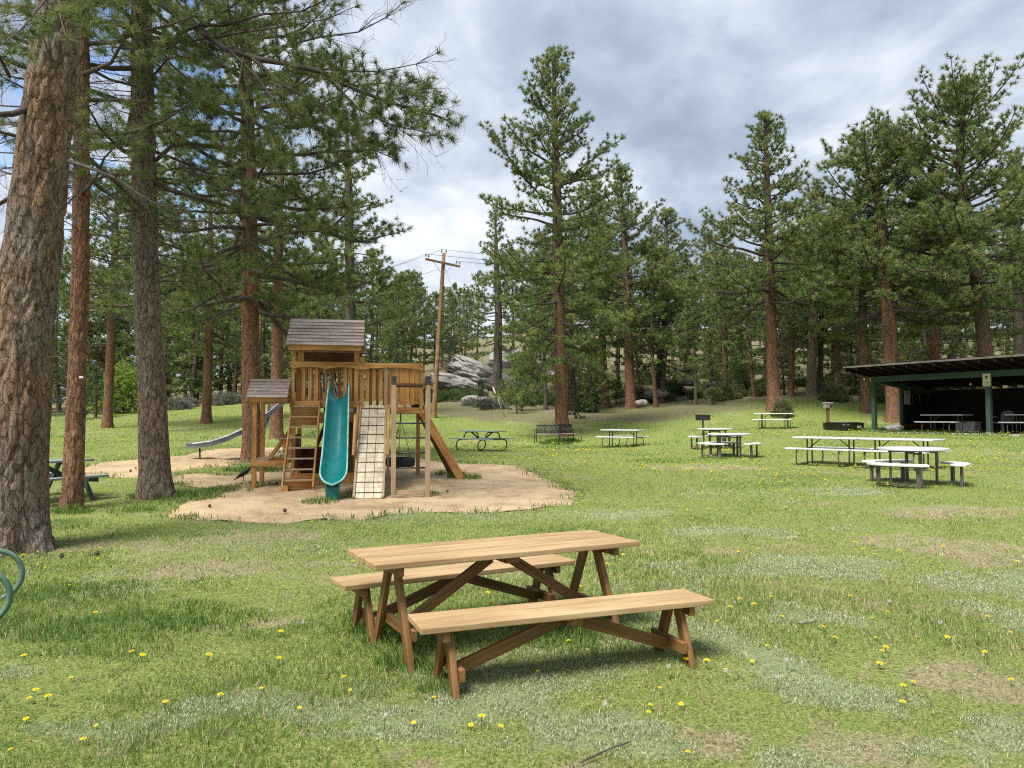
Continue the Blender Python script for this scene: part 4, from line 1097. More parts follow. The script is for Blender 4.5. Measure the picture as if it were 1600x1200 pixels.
    hero(P, 'dark grey pine trunk rising in front of the pale granite outcrop', 778, 63, [(777,600,15),(778,540,13),(779,480,11),(776,420,9)], 15.2, 25, mk(MID, bspace=.235), barkm='barkG', cb=.22, nl=60, Rm=3.9, dead=12, deadz=(.12, .4), dead_o=(1.6, .025, 2), tn=12)
    hero(P, "thin pine with low boughs between the grey bent trunk and pyramid-shaped pine", 1132, 55, [(1133,612,9),(1132,560,8),(1131,480,7)], 12.5, 26, MID, barkm='barkF', cb=.25, nl=56, Rm=3.2, tn=10, dead=14, deadz=(.1, .5))
    hero(P, 'thin brown pine stem just right of the pyramid-shaped pine', 1236, 52, [(1236,618,10),(1237,570,9),(1238,480,8)], 11.5, 27, MID, barkm='barkF', cb=.3, nl=54, Rm=3.1, tn=10, dead=18, deadz=(.15, .5))
    hero(P, 'thick grey-brown pine trunk with dense boughs, right of the pyramid-shaped pine on the slope', 1268, 50, [(1267,626,17),(1268,580,15),(1271,480,13),(1275,380,10)], 14.2, 28, MID, barkm='barkC', cb=.28, nl=66, Rm=3.6, tn=12, dead=22, deadz=(.15, .5), dead_o=(1.8, .025, 2))
    hero(P, 'slender dark pine close behind the thick grey-brown trunk on the slope', 1281, 51.5, [(1281,620,10),(1282,560,9),(1284,470,8)], 11.5, 29, MID, barkm='barkG', cb=.35, nl=48, Rm=2.8, tn=10, dead=12, deadz=(.15, .5))
    hero(P, 'dark pine whose trunk foot shows just left of the shelter, under the roof corner', 1352, 43, [(1353,636,16),(1351,590,14),(1348,480,12)], 12.6, 30, MID, barkm='barkF', cb=.32, nl=60, Rm=3.6, tn=12, dead=20, deadz=(.15, .55), dead_o=(1.8, .025, 2))
    hero(P, 'bushy pine filling the gap between the crooked pine and the tall leaning pine', 1462, 46, [(1462,640,15),(1460,500,13),(1458,380,9)], 13.6, 31, MID, barkm='barkF', cb=.3, nl=66, Rm=3.7, tn=12, dead=12, deadz=(.15, .5))
    hero(P, 'bushy pine between the pyramid-shaped pine and the crooked pine, lower than both', 1308, 50, [(1308,630,12),(1307,520,11),(1306,420,8)], 12.8, 32, MID, barkm='barkF', cb=.26, nl=62, Rm=3.7, tn=12, dead=12, deadz=(.12, .5))
    hero(P, 'slim pine whose crown peeks over the right shoulder of the central pine', 928, 60, [(927,628,10),(926,520,9),(926,420,7)], 17.6, 33, MID, barkm='barkF', cb=.3, nl=84, Rm=4.6, tn=10)
def build_background_trees():
    rng = np.random.RandomState(99)
    protos = []
    for s in range(6):
        H = [12.5, 14, 11, 13, 10, 12][s]
        path, rad = straight(H, .15+.012*H*.3, rng, .16, (rng.uniform(-.02, .02), rng.uniform(-.02, .02)))
        path[0, 2] = -.3
        protos.append((pine('pine_tree', 'x', (0, 0, -50), path, rad, np.random.RandomState(200+s), FAR, cb=[.20, .28, .10, .32, .08, .18][s], nl=[62, 66, 62, 56, 60, 64][s], Rm=[3.8, 4.0, 3.3, 3.9, 3.2, 4.0][s], els=(-14, 52), dead=4, deadz=([.20, .28, .10, .32, .08, .18][s]*.9, [.20, .28, .10, .32, .08, .18][s]*1.5), dead_o=(1.6, .025, 1),
              barkm=['barkF', 'barkG', 'barkG', 'barkF', 'barkG', 'barkC'][s], tn=8, tstep=1.0), H))
    spots = []
    def okay(px, d):
        if 625 < px < 765 and d < 70: return False
        if 690 < px < 880 and 52 < d < 76: return False
        if px < 460 and d < 60-(12 if px < 60 else 0): return False
        if 460 <= px <= 640 and d < 54: return False
        return True
    def add(px, d, hmax=99):
        x = (px-800)/FPX*d
        for (a, b, _) in spots:
            if (a-x)**2+(b-d)**2 < (2.3 if d < 75 else 3.0)**2: return
        spots.append((x, d, hmax))
    for n, d0, d1 in ((34, 49, 60), (50, 60, 78), (60, 78, 112)):
        k = 0; tries = 0
        while k < n and tries < 2000:
            tries += 1
            px = rng.uniform(-190, 1790); d = rng.uniform(d0, d1)
            if okay(px, d): add(px, d); k += 1
    for px, d in ((590,62),(612,70),(640,72),(664,76),(700,82),(725,79),(745,84),(575,66),(600,80),(655,86),(690,92),(520,64),(500,58),(480,66),(680,78),(712,88),(760,80),(20,52),(60,58),(-30,50),(100,66),(140,62),(245,63),(285,66),(365,62),(395,66),(-60,64),(0,70),(40,74),(80,60),(120,72),(160,70),(200,72),(225,66),(262,72),(300,62),(320,70),(345,66),(380,74),(415,62),(440,70),(465,60),(20,84),(110,86),(190,84),(280,84),(360,86),(440,84)):
        add(px, d)
    used = set()
    # young growth under the tall pines
    young = set(); tries = 0; n0 = len(spots)
    while len(spots) < n0+62 and tries < 3000:
        tries += 1; px = rng.uniform(-120, 1740); d = rng.uniform(48, 74)
        if px < 460 and d < 62: continue
        if 640 < px < 790 or (860 < px < 900 and d < 52): continue
        x = (px-800)/FPX*d
        if all((a-x)**2+(b-d)**2 > 1.6**2 for a, b, _ in spots): spots.append((x, d, 1))
    for i, (x, d, hm) in enumerate(spots):
        z = g(x, d)
        px = 800+x/d*FPX
        # the tops follow the skyline of the photograph
        skyline = np.interp(px, [-200, 60, 240, 420, 560, 600, 650, 700, 740, 850, 960, 1020, 1060, 1085, 1130, 1250, 1400, 1600, 1800], [330, 345, 330, 350, 380, 385, 405, 430, 400, 330, 310, 330, 375, 372, 330, 330, 300, 300, 300])
        zt = EYE+(HZ-skyline)*d/FPX-z
        s_ = (0, 1, 3, 5, 1, 2)[int(rng.randint(0, 6))] if px > 470 else (2, 4, 0, 2, 4, 2)[int(rng.randint(0, 6))]; o, H = protos[s_]
        if hm == 1: s_ = (2, 4)[i % 2]; o, H = protos[s_]
        h = rng.uniform(2.4, 5.2) if hm == 1 else min(rng.uniform(9, 15.5), max(3.5, zt*rng.uniform(.72, 1.02)))
        sc = h/H
        c = o if s_ not in used else copy_tree(o)
        used.add(s_)
        c.location = (x, d, z-.05); c.rotation_euler = (0, 0, rng.uniform(0, 6.28)); c.scale = (sc*rng.uniform(.9, 1.15),)*2+(sc,)
        k = int(np.searchsorted([235, 420, 640, 780, 1000, 1180, 1330], px))
        where = ['at the woodland edge behind the left trunks and far meadow', 'beyond the far meadow and the low end of the metal slide', 'in the woods directly behind the playset', 'on the hill around the utility pole and granite outcrop', 'on the slope behind the central pine and iron benches', 'on the slope behind the park grill', 'on the slope behind the far folding table and fire ring', 'in the woods behind the dark shelter'][k]
        far = 'distant' if d > 75 else 'background'
        if hm == 1: far = 'young bushy'
        c['label'] = f'{far} green pine {where}'; c['category'] = 'pine tree'; c['group'] = f'{far} pines {where}'
    for s_, (o, H) in enumerate(protos):
        if s_ not in used: o.location = (60, 100, g(60, 100)); tag(o, 'distant green pine in the woods behind the dark shelter', 'pine tree')
# ------------------------------------------------------------------ shrubs, small spruces, rocks, logs
def bush_arrays(rng, r, h, n, l, w, tones, stems=9, flat=.5, nn=12, spread=(10, 85)):
    u = rng.normal(0, 1, (n, 3)); u /= np.linalg.norm(u, axis=1, keepdims=True); u[:, 2] = np.abs(u[:, 2])
    q = rng.uniform(.35, 1.0, (n, 1))**.6
    lump = .6+.8*fbm(u*2.2+rng.uniform(0, 9), 3, 2)[:, None]
    P = u*q*lump*np.array([r, r, h])
    D = u+np.array([0, 0, flat])+rng.normal(0, .3, (n, 3)); D /= np.linalg.norm(D, axis=1, keepdims=True)
    V, F, C = needles(P, D, rng, nn, l, w, tones, spread)
    L = Limbs(rng)
    for i in range(stems):
        e = P[rng.randint(0, n)]
        L.tube([np.zeros(3)+rng.normal(0, r*.08, 3)*[1, 1, 0], e*.5+rng.normal(0, .05, 3), e], [.02*r+.006, .012*r+.004, .004], 4)
    return (V, F, C), L
def bush(name, label, cat, loc, r, h, n, l, w, tones, seed, group=None, sc=(1, 1, 1), **kw):
    root = thing(name, label, cat, loc, 0, group)
    rng = np.random.RandomState(seed)
    (V, F, C), L = bush_arrays(rng, r, h, n, l, w, tones, **kw)
    mesh_np('foliage', V, [F], MT['needle'], root, {'col': C})
    mesh_np('stems', np.concatenate(L.V), [np.concatenate(L.F)], MT['limb'], root, None, True)
    root.scale = sc
    return root
JUN = np.array([(.075, .125, .04), (.11, .165, .05), (.14, .195, .065)])
SAG = np.array([(.20, .215, .165), (.27, .275, .225), (.15, .155, .115), (.22, .19, .16)])
BRI = np.array([(.27, .36, .075), (.33, .41, .10), (.21, .30, .06)])
SPR = np.array([(.045, .075, .045), (.065, .10, .06), (.085, .12, .06)])
OLV = np.array([(.15, .18, .07), (.20, .215, .085), (.12, .155, .055), (.25, .23, .12)])
def rock_mesh(name, label, loc, size, seed, rz=0, sub=5, amp=.35, tilt=0, group=None, cat='boulder', strata=0.0):
    import bmesh
    bm = bmesh.new(); bmesh.ops.create_icosphere(bm, subdivisions=sub, radius=1)
    V = np.array([v.co[:] for v in bm.verts])
    F = np.array([[v.index for v in f.verts] for f in bm.faces]); bm.free()
    n = fbm(V*1.3+seed*3.7, seed, 5)
    c = 1-np.abs(2*fbm(V*2.1+seed, seed+3, 4)-1)
    V = V*(1+amp*(n-.5)*2-.22*amp*np.clip((c-.80)/.2, 0, 1))[:, None]
    V[:, 2] = np.sign(V[:, 2])*np.abs(V[:, 2])**.8
    V = V*np.array(size)
    if strata:
        q = V[:, 2]*.9-V[:, 0]*.45
        V[:, 0] += strata*(.5-np.abs((q*1.6+n*2) % 1-.5))
        V[:, 2] += strata*.6*(.5-np.abs((q*1.6+n*2) % 1-.5))
    ct, st = math.cos(tilt), math.sin(tilt)
    V = np.stack([V[:, 0]*ct-V[:, 2]*st, V[:, 1], V[:, 0]*st+V[:, 2]*ct], 1)
    o = mesh_np(name, V, [F], MT['rock'], None, None, False)
    o.data.polygons.foreach_set('use_smooth', np.ones(len(F), bool))
    o.location = tuple(float(v) for v in loc); o.rotation_euler = (0, 0, rz)
    return tag(o, label, cat, group)
def build_cones():
    rg = np.random.RandomState(4); p = None
    for i, (px, py) in enumerate([(205,737),(213,733),(423,757),(431,757),(445,801),(330,793),(700,770),(150,868),(95,872)]):
        x, y = at(px, py)
        if p is None:
            m = MB(); k = 0
            m.lathe([(.002, 0), (.018, .008), (.026, .024), (.024, .042), (.013, .062), (.002, .07)], (0, 0, 0), 9)
            for r_, z_, n_ in ((.026, .012, 8), (.033, .024, 9), (.031, .036, 9), (.023, .049, 7)):
                for q in range(n_):
                    a = (q+.5*(k % 2))*2*np.pi/n_; c = np.array([r_*math.cos(a)*.8, r_*math.sin(a)*.8, z_])
                    m.bar(c, c+np.array([math.cos(a)*.014, math.sin(a)*.014, .006]), .014, .005)
                k += 1
            p = m.build('pine_cone', MT['cone']); o = p
        else:
            o = p.copy(); COL.objects.link(o)
        o.location = (x, y, g(x, y)+.03); o.rotation_euler = (rg.uniform(1.2, 1.8), rg.uniform(0, .5), rg.uniform(0, 6.28)); s_ = rg.uniform(.6, .85); o.scale = (s_, s_, s_)
        tag(o, 'small dark brown pine cone lying on the open ground under the pines', 'pine cone', 'fallen pine cones')
def build_hill():
    b = gat(770, 66)
    rock_mesh('granite_outcrop', 'broad pale granite outcrop sloping up to the right behind the utility pole', pix(768, 598, 67), (4.5, 3.0, 1.15), 3, .2, 6, .30, R(-26), None, 'rock outcrop', .10)
    rock_mesh('granite_outcrop', 'upper block of pale granite topping the outcrop beside the dark grey trunk', pix(806, 572, 71), (2.8, 2.4, 1.3), 5, .7, 5, .34, R(-18), None, 'rock outcrop', .10)
    rock_mesh('granite_outcrop', 'low pale granite slab at the lower left foot of the outcrop', pix(712, 602, 61.5), (2.6, 1.8, .75), 9, .1, 5, .4, R(-16), None, 'rock outcrop', .3)
    rock_mesh('granite_outcrop', 'grey granite ledge half hidden behind the central pine trunk', pix(895, 588, 66), (2.4, 1.8, .8), 12, .4, 5, .45, R(8), None, 'rock outcrop', .4)
    rock_mesh('boulder', 'small rounded pale boulder at the foot of the grey bent trunk', pix(1026, 616, 56), (.95, .7, .42), 21, .2, 4, .3)
    rock_mesh('boulder', 'small tan stone resting in the lawn edge below the outcrop', pix(742, 626, 57), (1.2, .9, .4), 22, .5, 4, .3)
    rock_mesh('boulder', 'flat pale rock among shrubs, left of the thin pine stem with pale boughs', pix(1075, 598, 60), (1.0, .7, .32), 23, .5, 4, .3)
    rock_mesh('boulder', 'pale rock lying on the slope right of the thin pine stem with pale boughs', pix(1118, 602, 58), (.8, .6, .35), 24, 1.5, 4, .3)
    rock_mesh('boulder', 'pale stone beside the red-trunked pine foot on the brown slope', pix(1003, 630, 52), (.55, .45, .25), 25, 1.1, 4, .3)
    rock_mesh('boulder', 'small flat stone beside the left post of the dark shelter', pix(1398, 668, 33.5), (.42, .3, .14), 26, .3, 4, .3)
    bush('juniper_bush', 'low spreading dark green juniper below the granite outcrop', 'bush', (*gat(708, 58)[:2], gat(708, 58)[2]), 2.0, .85, 900, .26, .035, JUN, 1, None, (1.25, .9, 1), spread=(5, 60))
    bush('juniper_bush', 'juniper mound half behind the foot of the utility pole', 'bush', gat(662, 60), 1.6, .8, 600, .26, .035, JUN, 2, None, spread=(5, 60))
    bush('sage_bush', 'grey leafless sagebrush in front of the granite outcrop', 'bush', gat(768, 52.5), 1.0, .75, 420, .2, .022, SAG, 3, None, (1.3, 1, 1))
    bush('sage_bush', 'smaller grey sagebrush left of the leafless one by the outcrop', 'bush', gat(736, 54), .8, .6, 300, .2, .022, SAG, 4)
    bush('young_pine_bush', 'olive bush growing at the orange trunk behind the far folding table', 'bush', gat(1222, 42), .62, 1.15, 420, .2, .022, OLV, 5)
    bush('shrub', 'bright lime-green leafy shrub beyond the meadow pine trunk', 'shrub', gat(190, 53), 1.9, 3.6, 1500, .2, .085, BRI, 6, None, (1, 1, 1), nn=10)
    bush('shrub', 'bright green leafy shrub at the far left, between the massive trunk and slim trunk', 'shrub', gat(147, 55), 1.3, 3.3, 900, .2, .085, BRI, 7, None, nn=10)
    rng = np.random.RandomState(5)
    # low shrub line at the edge of the meadow
    pr = bush('sage_bush', 'x', 'bush', (0, 0, 0), .95, .8, 320, .22, .028, SAG, 8)
    pj = bush('juniper_bush', 'x', 'bush', (0, 0, 0), 1.2, .7, 360, .26, .04, JUN, 9, spread=(5, 60))
    po = bush('young_pine_bush', 'x', 'bush', (0, 0, 0), 1.0, 1.15, 380, .26, .036, OLV, 10)
    n = 0
    for i, (px, d) in enumerate([(200,56),(222,57),(240,58),(275,55),(292,57),(345,58),(372,60),(392,59),(405,62),(430,58)]):
        place(pr, USED, gat(px, d), rng.uniform(0, 6), 'grey-green sagebrush in the shrub line along the far meadow edge', 'sagebrush along the far meadow edge', float(rng.uniform(.9, 1.5)))
    for px, d in [(1085,57),(1155,54),(1192,53),(1300,47),(1010,57),(965,60),(925,57),(905,52),(1290,54),(1375,47),(1430,50),(1480,46),(1120,63),(1050,64),(1200,62),(850,57),(835,60),(815,56),(1030,66),(1075,68),(1110,70),(1165,60),(1215,58),(1255,60),(1330,60),(1390,56),(1010,68),(960,66),(930,64),(985,62),(1140,58),(1350,52),(1150,68),(1180,72),(1240,70),(1300,64),(1420,58),(1500,54),(1550,52),(1590,50),(1045,56),(1060,60),(1130,52),(895,60),(870,62),(800,58)]:
        j = rng.randint(0, 3)
        p = (pj, po, po)[j]
        place(p, USED, gat(px+rng.uniform(-5, 5), d), rng.uniform(0, 6), ('low green juniper among the undergrowth on the wooded slope', 'small olive pine bush in the undergrowth on the wooded slope')[min(j, 1)], ('junipers in the undergrowth', 'pine bushes in the undergrowth')[min(j, 1)], float(rng.uniform(.6, 1.25)))
    # small spruces
    def spruce(label, loc, H, Rm, seed):
        r = np.random.RandomState(seed)
        path, rad = straight(H, .02*H+.01, r, .02)
        return pine('spruce_sapling' if H < 3 else 'spruce_tree', label, loc, path, rad, r, dict(bspace=.16, blmax=.35, rt=.006, tspace=.15, rmin=.006, nn=14, nl=.12+.012*H, nw=.02), cb=.06, nl=int(26+6*H), Rm=Rm, prof=lambda t: (1-t)+.04, els=(-8, 40), dead=0, tn=6, tstep=.4, tones=SPR, cat='spruce')
    spruce('thin dark spruce sapling in the grass right of the central pine', gat(899, 46.5), 1.9, .62, 1)
    spruce('tiny spruce sapling on the lawn edge left of the grey sagebrush', gat(752, 51), 1.9, .3, 2)
    spruce('small dark spruce behind the left end of the playset', gat(112, 47), 4.2, 1.7, 3)
    spruce('dark bushy spruce seen between the slim tagged trunk and the meadow pine', gat(150, 49), 3.2, 1.5, 4)
    spruce('rounded dark pine sapling left of the outcrop, above the juniper', gat(703, 66), 4.4, 1.9, 5)
    # fallen wood
    def log(label, a, b, r, seed, mat='deadwood', name='fallen_log', cat='log', twigs=3):
        rg = np.random.RandomState(seed); m = MB(); a, b = np.array(a), np.array(b)
        P = [a+(b-a)*t+rg.normal(0, .03, 3)*np.linalg.norm(b-a)*.3 for t in np.linspace(0, 1, 7)]
        m.tube(P, np.linspace(r, r*.55, 7), 8)
        for k in range(twigs):
            p = P[rg.randint(1, 6)]; d = nrm(rg.normal(0, 1, 3)+[0, 0, .6]); m.tube([p, p+d*.35, p+d*.6+rg.normal(0, .08, 3)], [r*.4, r*.25, r*.1], 5)
        tag(m.build(name, MT[mat]), label, cat)
    def onhill(px, d, dz=.12): x, y, z = gat(px, d); return (x, y, z+dz)
    log('bleached dead log lying on the slope left of the shelter roof', onhill(1292, 53, .4), onhill(1318, 50, .6), .13, 1)
    log('long grey fallen trunk on the slope behind the thin pine stem', onhill(1085, 62, .5), onhill(1150, 60, .3), .14, 2)
    log('weathered thin stick lying in the grass in front of the front bench', (*at(905, 1198), g(*at(905, 1198))+.02), (*at(985, 1165), g(*at(985, 1165))+.03), .006, 3, 'limb', name='fallen_stick', cat='stick', twigs=0)
    log('short dark stick on bare soil right of the front bench', (*at(1250, 977), g(*at(1250, 977))+.02), (*at(1275, 973), g(*at(1275, 973))+.02), .014, 4, name='fallen_stick', cat='stick', twigs=0)
    log('pale dead branch leaning upright behind the crooked pine, left of the shelter', onhill(1306, 47, .2), np.array(onhill(1300, 47.5, .2))+[.3, 0, 1.5], .05, 5, name='dead_branch', cat='branch', twigs=6)
# ------------------------------------------------------------------ front picnic set
def trestle(name, label, cat, loc, rz, L, Wd, H, nb, spread, tops, th, leg, inset, part, topmat):
    root = thing(name, label, cat, loc, rz)
    m = MB(); bw = Wd/nb
    for k in range(nb):
        m.frame_box((m.rng.uniform(-.004, .004), -Wd/2+bw*(k+.5), H-th/2-.0025*(k % 2)), np.eye(3), (L-.008*(k % 2), bw-.011, th))
    m.build(part, MT[topmat], root, .006)
    zc = .30*H
    for s in (-1, 1):
        x = s*(L/2-inset)
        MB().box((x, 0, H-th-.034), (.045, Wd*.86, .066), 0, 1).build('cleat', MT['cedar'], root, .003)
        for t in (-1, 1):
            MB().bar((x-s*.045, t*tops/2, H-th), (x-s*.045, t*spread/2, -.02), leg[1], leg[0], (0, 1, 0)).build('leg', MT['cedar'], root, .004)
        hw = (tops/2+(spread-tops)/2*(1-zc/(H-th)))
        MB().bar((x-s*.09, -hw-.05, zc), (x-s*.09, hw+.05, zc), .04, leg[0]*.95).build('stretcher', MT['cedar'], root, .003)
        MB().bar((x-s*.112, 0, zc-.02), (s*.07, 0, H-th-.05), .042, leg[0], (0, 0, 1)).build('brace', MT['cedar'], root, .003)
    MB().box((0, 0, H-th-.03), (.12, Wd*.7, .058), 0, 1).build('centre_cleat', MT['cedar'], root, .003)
    return root
def build_front_set():
    def z(x, y): return g(x, y)
    trestle('picnic_table', 'long wooden trestle picnic table with pale top, nearest table, between its two benches', 'picnic table', (-.107, 6.11, z(-.1, 6.1)), R(27.4), 2.22, .72, .745, 5, .80, .13, .042, (.078, .042), .20, 'tabletop', 'top')
    trestle('wooden_bench', 'wooden trestle bench in front of the nearest table', 'bench', (.376, 5.37, z(.38, 5.37)), R(20.9), 2.15, .40, .45, 2, .44, .10, .042, (.082, .04), .17, 'seat', 'top')
    trestle('wooden_bench', 'wooden trestle bench half hidden behind the nearest table', 'bench', (-.45, 6.68, z(-.45, 6.68)), R(30), 2.15, .40, .45, 2, .44, .10, .042, (.082, .04), .17, 'seat', 'top')
# ------------------------------------------------------------------ playset
PO, PR = (-4.71, 16.6), R(10)
def ploc(u, v):
    return PO[0]+u*math.cos(PR)-v*math.sin(PR), PO[1]+u*math.sin(PR)+v*math.cos(PR)
def build_playset():
    gz0 = g(*ploc(.7, .2))+.02
    root = thing('playset', 'cedar playset tower with teal slide, plank roof, climbing ramp and ladders on the sand', 'playset', (PO[0], PO[1], gz0), PR)
    def gl(u, v): x, y = ploc(u, v); return g(x, y)-gz0+.02
    W, Dp = 1.32, 1.32
    post = lambda u, v, z1, mat='play', w=.09, z0=None, nm='post': MB().box((u, v, ((gl(u, v)-.2 if z0 is None else z0)+z1)/2), (w, w, z1-(gl(u, v)-.2 if z0 is None else z0)), 0, 2).build(nm, MT[mat], root, .004)
    for u in (0, W):
        for v in (0, Dp): post(u, v, 2.93)
    post(W*.5-.02, .012, 2.5, 'play', .07, 1.60)
    post(W-.13, .02, 2.5, 'play', .08, 1.60)
    post(W+.13, .0, 2.72, 'play', .08, 1.45)
    post(.16, .03, 2.9, 'play', .07, 2.55)
    # decks and beams
    m = MB()
    for k in range(9): m.frame_box((W/2, .075+k*.147, 1.735), np.eye(3), (W+.06, .14, .03))
    m.build('deck', MT['play'], root, .003)
    def beam(u0, u1, v, z, h, t=.038, mat='play', nm='beam', axis='u'):
        if axis == 'u': o = MB().bar((u0, v, z), (u1, v, z), t, h)
        else: o = MB().bar((v, u0, z), (v, u1, z), t, h)
        return o.build(nm, MT[mat], root, .003)
    beam(-.07, W+.07, -.066, 1.68, .14); beam(-.05, W+.07, Dp+.066, 1.68, .14)
    beam(-.02, Dp+.02, -.066, 1.68, .14, axis='v'); beam(-.02, Dp+.02, W+.066, 1.68, .14, axis='v')
    beam(-.03, W*.58, -.064, 1.385, .235, .03, 'play', 'board'); beam(W*.62, W+.06, -.064, 1.40, .22, .03, 'play', 'board')
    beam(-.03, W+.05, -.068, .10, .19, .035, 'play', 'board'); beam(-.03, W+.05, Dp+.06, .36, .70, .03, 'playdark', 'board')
    # scalloped rails: arched underside
    def rail(u0, u1, v, zt, h, nm='rail', n=2):
        k = 40; us = np.linspace(u0, u1, k)
        low = zt-h+.05*np.abs(np.sin(np.linspace(0, n*np.pi, k)))**.8
        out = [(u0, zt)]+list(zip(us, low))+[(u1, zt)]
        MB().prism(out, (0, v, 0), (1, 0, 0), (0, 0, 1), .038).build(nm, MT['play'], root, .003)
    rail(-.05, W+.07, -.066, 2.60, .165)
    rail(W+.075, W+1.45, -.066, 2.585, .15, n=1)
    rail(-.05, W+.07, Dp+.066, 2.60, .15)
    beam(-.02, Dp+.02, -.066, 2.54, .13, axis='v', nm='rail'); beam(-.02, Dp+.02, W+1.41, 2.54, .13, axis='v', nm='rail')
    def slat(u, v, z0=1.75, z1=2.5, w=.075, mat='play', nm='slat'):
        MB().box((u, v, (z0+z1)/2), (w, .022, z1-z0), 0, 2).build(nm, MT[mat], root, .003)
    for u in (.20, .335, .47): slat(u, -.03)
    for u in (W-.24,): slat(u, -.03)
    for u in np.linspace(.10, W-.10, 8): slat(u, Dp+.03)
    for v in np.linspace(.12, Dp-.12, 6):
        MB().box((-.03, v, 2.12), (.022, .075, .76), 0, 2).build('slat', MT['play'], root, .003)
    for u in (W+.24, W+.38, W+.52): slat(u, -.03)
    # extension platform
    E = W+1.45
    m = MB()
    for k in range(9): m.frame_box(((W+E)/2+.06, .075+k*.147, 1.60), np.eye(3), (1.36, .14, .03))
    m.build('deck', MT['play'], root, .003)
    post(W+.64, -.02, 2.52, 'postw', .07, 1.45); post(E-.03, 0, 2.55, 'play', .085, 1.42); post(E-.03, Dp, 2.55, 'play', .085, None); post(W+.72, Dp, 2.5, 'play', .08, 1.45)
    beam(W+.08, E+.03, -.066, 1.545, .13); beam(W+.08, E+.03, Dp+.066, 1.545, .13); beam(-.02, Dp+.02, E+.035, 1.545, .13, axis='v')
    m = MB()
    for k in range(6): m.box((W+.78+k*.107, -.028, 2.09), (.102, .02, .84-.02*(k % 2)), 0, 2)
    m.build('panel', MT['play'], root, .003)
    for u in (W+.30, W+.46, W+.62, W+.9, W+1.1, W+1.3): slat(u, Dp+.03, 1.6, 2.48)
    m = MB(); m.box((E-.14, .05, 1.72), (.22, .02, .22), 0, 2); m.build('shade_panel', MT['rubber'], root)
    # roof
    def roof(u0, u1, v0, z0, v1, z1, n, v2, nm):
        q = thing('x', None, None); bpy.data.objects.remove(q)
        m = MB()
        for (va, za, vb, zb) in ((v0, z0, v1, z1), (v2, z0, v1, z1)):
            dv = np.array([0, vb-va, zb-za]); L = np.linalg.norm(dv); t = dv/L
            nrm_ = np.cross((1, 0, 0), t)*(1 if vb > va else -1)
            for k in range(n):
                c = np.array([(u0+u1)/2, va, za])+t*(L/n*(k+.52))+nrm_*.012
                tl = t*math.cos(.16)-nrm_*math.sin(.16)*1
                x = np.array([1.0, 0, 0]); z = np.cross(x, tl)
                m.frame_box(c+np.array([m.rng.uniform(-.008, .008), 0, 0]), np.array([x, tl, z]), (u1-u0, L/n*1.14, .017))
        o = m.build(nm, MT['roofw'], root, .002)
        return o
    rf = roof(-.15, W+.16, -.28, 2.93, .66, 3.60, 8, 1.60, 'roof')
    for u in (-.02, W+.02):
        for (a, b) in (((u, -.26, 2.895), (u, .66, 3.55)), ((u, 1.58, 2.895), (u, .66, 3.55))):
            MB().bar(a, b, .035, .085).build('rafter', MT['play'], rf, .003)
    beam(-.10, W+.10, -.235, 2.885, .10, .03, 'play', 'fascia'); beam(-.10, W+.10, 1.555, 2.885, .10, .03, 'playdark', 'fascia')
    beam(.03, W-.03, Dp, 2.80, .20, .03, 'playdark', 'board'); beam(.02, W-.02, -.02, 2.915, .06, .03)
    # left annexe: little roof, posts, bench
    pf, pb, ux = -.27, .74, -.78
    post(ux+.02, pf, 1.80); post(ux+.04, pb, 1.80)
    roof(-.92, -.085, -.42, 1.80, .235, 2.22, 6, .89, 'annexe_roof')
    beam(-.86, -.09, -.36, 1.755, .09); beam(-.86, -.09, .82, 1.755, .09)
    beam(ux-.03, -.05, pf-.065, .43, .11); beam(ux-.03, -.05, pb+.06, .43, .11)
    m = MB()
    for k in range(4): m.box((ux+.14+k*.005, pf+.06+k*.245, .50), (.34, .225, .03), 0, 0)
    m.build('bench_seat', MT['postw'], root, .003)
    MB().bar((ux+.22, .62, .50), (.0, .40, 1.24), .05, .085).build('brace', MT['play'], root, .003)
    m = MB(); m.prism([(-.30, .92), (-.02, .92), (-.02, .56), (-.08, .56)], (0, .12, 0), (1, 0, 0), (0, 0, 1), .42); m.build('counter_bracket', MT['play'], root, .004)
    MB().box((-.17, .12, .94), (.34, .52, .03)).build('counter', MT['postw'], root, .003)
    # lower room
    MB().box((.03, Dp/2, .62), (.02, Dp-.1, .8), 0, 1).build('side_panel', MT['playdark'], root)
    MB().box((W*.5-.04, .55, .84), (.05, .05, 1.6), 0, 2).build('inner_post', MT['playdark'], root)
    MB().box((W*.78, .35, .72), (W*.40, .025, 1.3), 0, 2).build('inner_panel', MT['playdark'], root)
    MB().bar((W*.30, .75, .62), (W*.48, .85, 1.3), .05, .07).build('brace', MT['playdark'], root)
    # step ladder at the left
    a0, a1 = np.array([.275, -.085, 1.70]), np.array([.185, -.85, gl(.18, -.85)+.03])
    for s in (-1, 1):
        MB().bar(a0+[s*.285, 0, .05], a1+[s*.305, 0, 0], .035, .085, (0, 0, 1)).build('ladder_rail', MT['play'], root, .003)
    for k in range(8):
        t = (k+.35)/8
        c = a0*(1-t)+a1*t
        MB().box(c, (.55, .13, .03)).build('step', MT['postw'], root, .003)
        if k in (0, 1, 7): MB().box(c+[0, .045, -.11], (.53, .02, .155)).build('riser', MT['play'], root, .003)
    MB().box(a1+[-.25, .1, -.03], (.12, .3, .14)).build('foot_block', MT['play'], root, .004)
    for u in (.045, W*.5-.02):
        MB().tube([(u, -.10, 1.95), (u, -.155, 1.98), (u, -.155, 2.32), (u, -.10, 2.35)], .016, 8).build('grab_handle', MT['black'], root)
    # slide
    us = .945
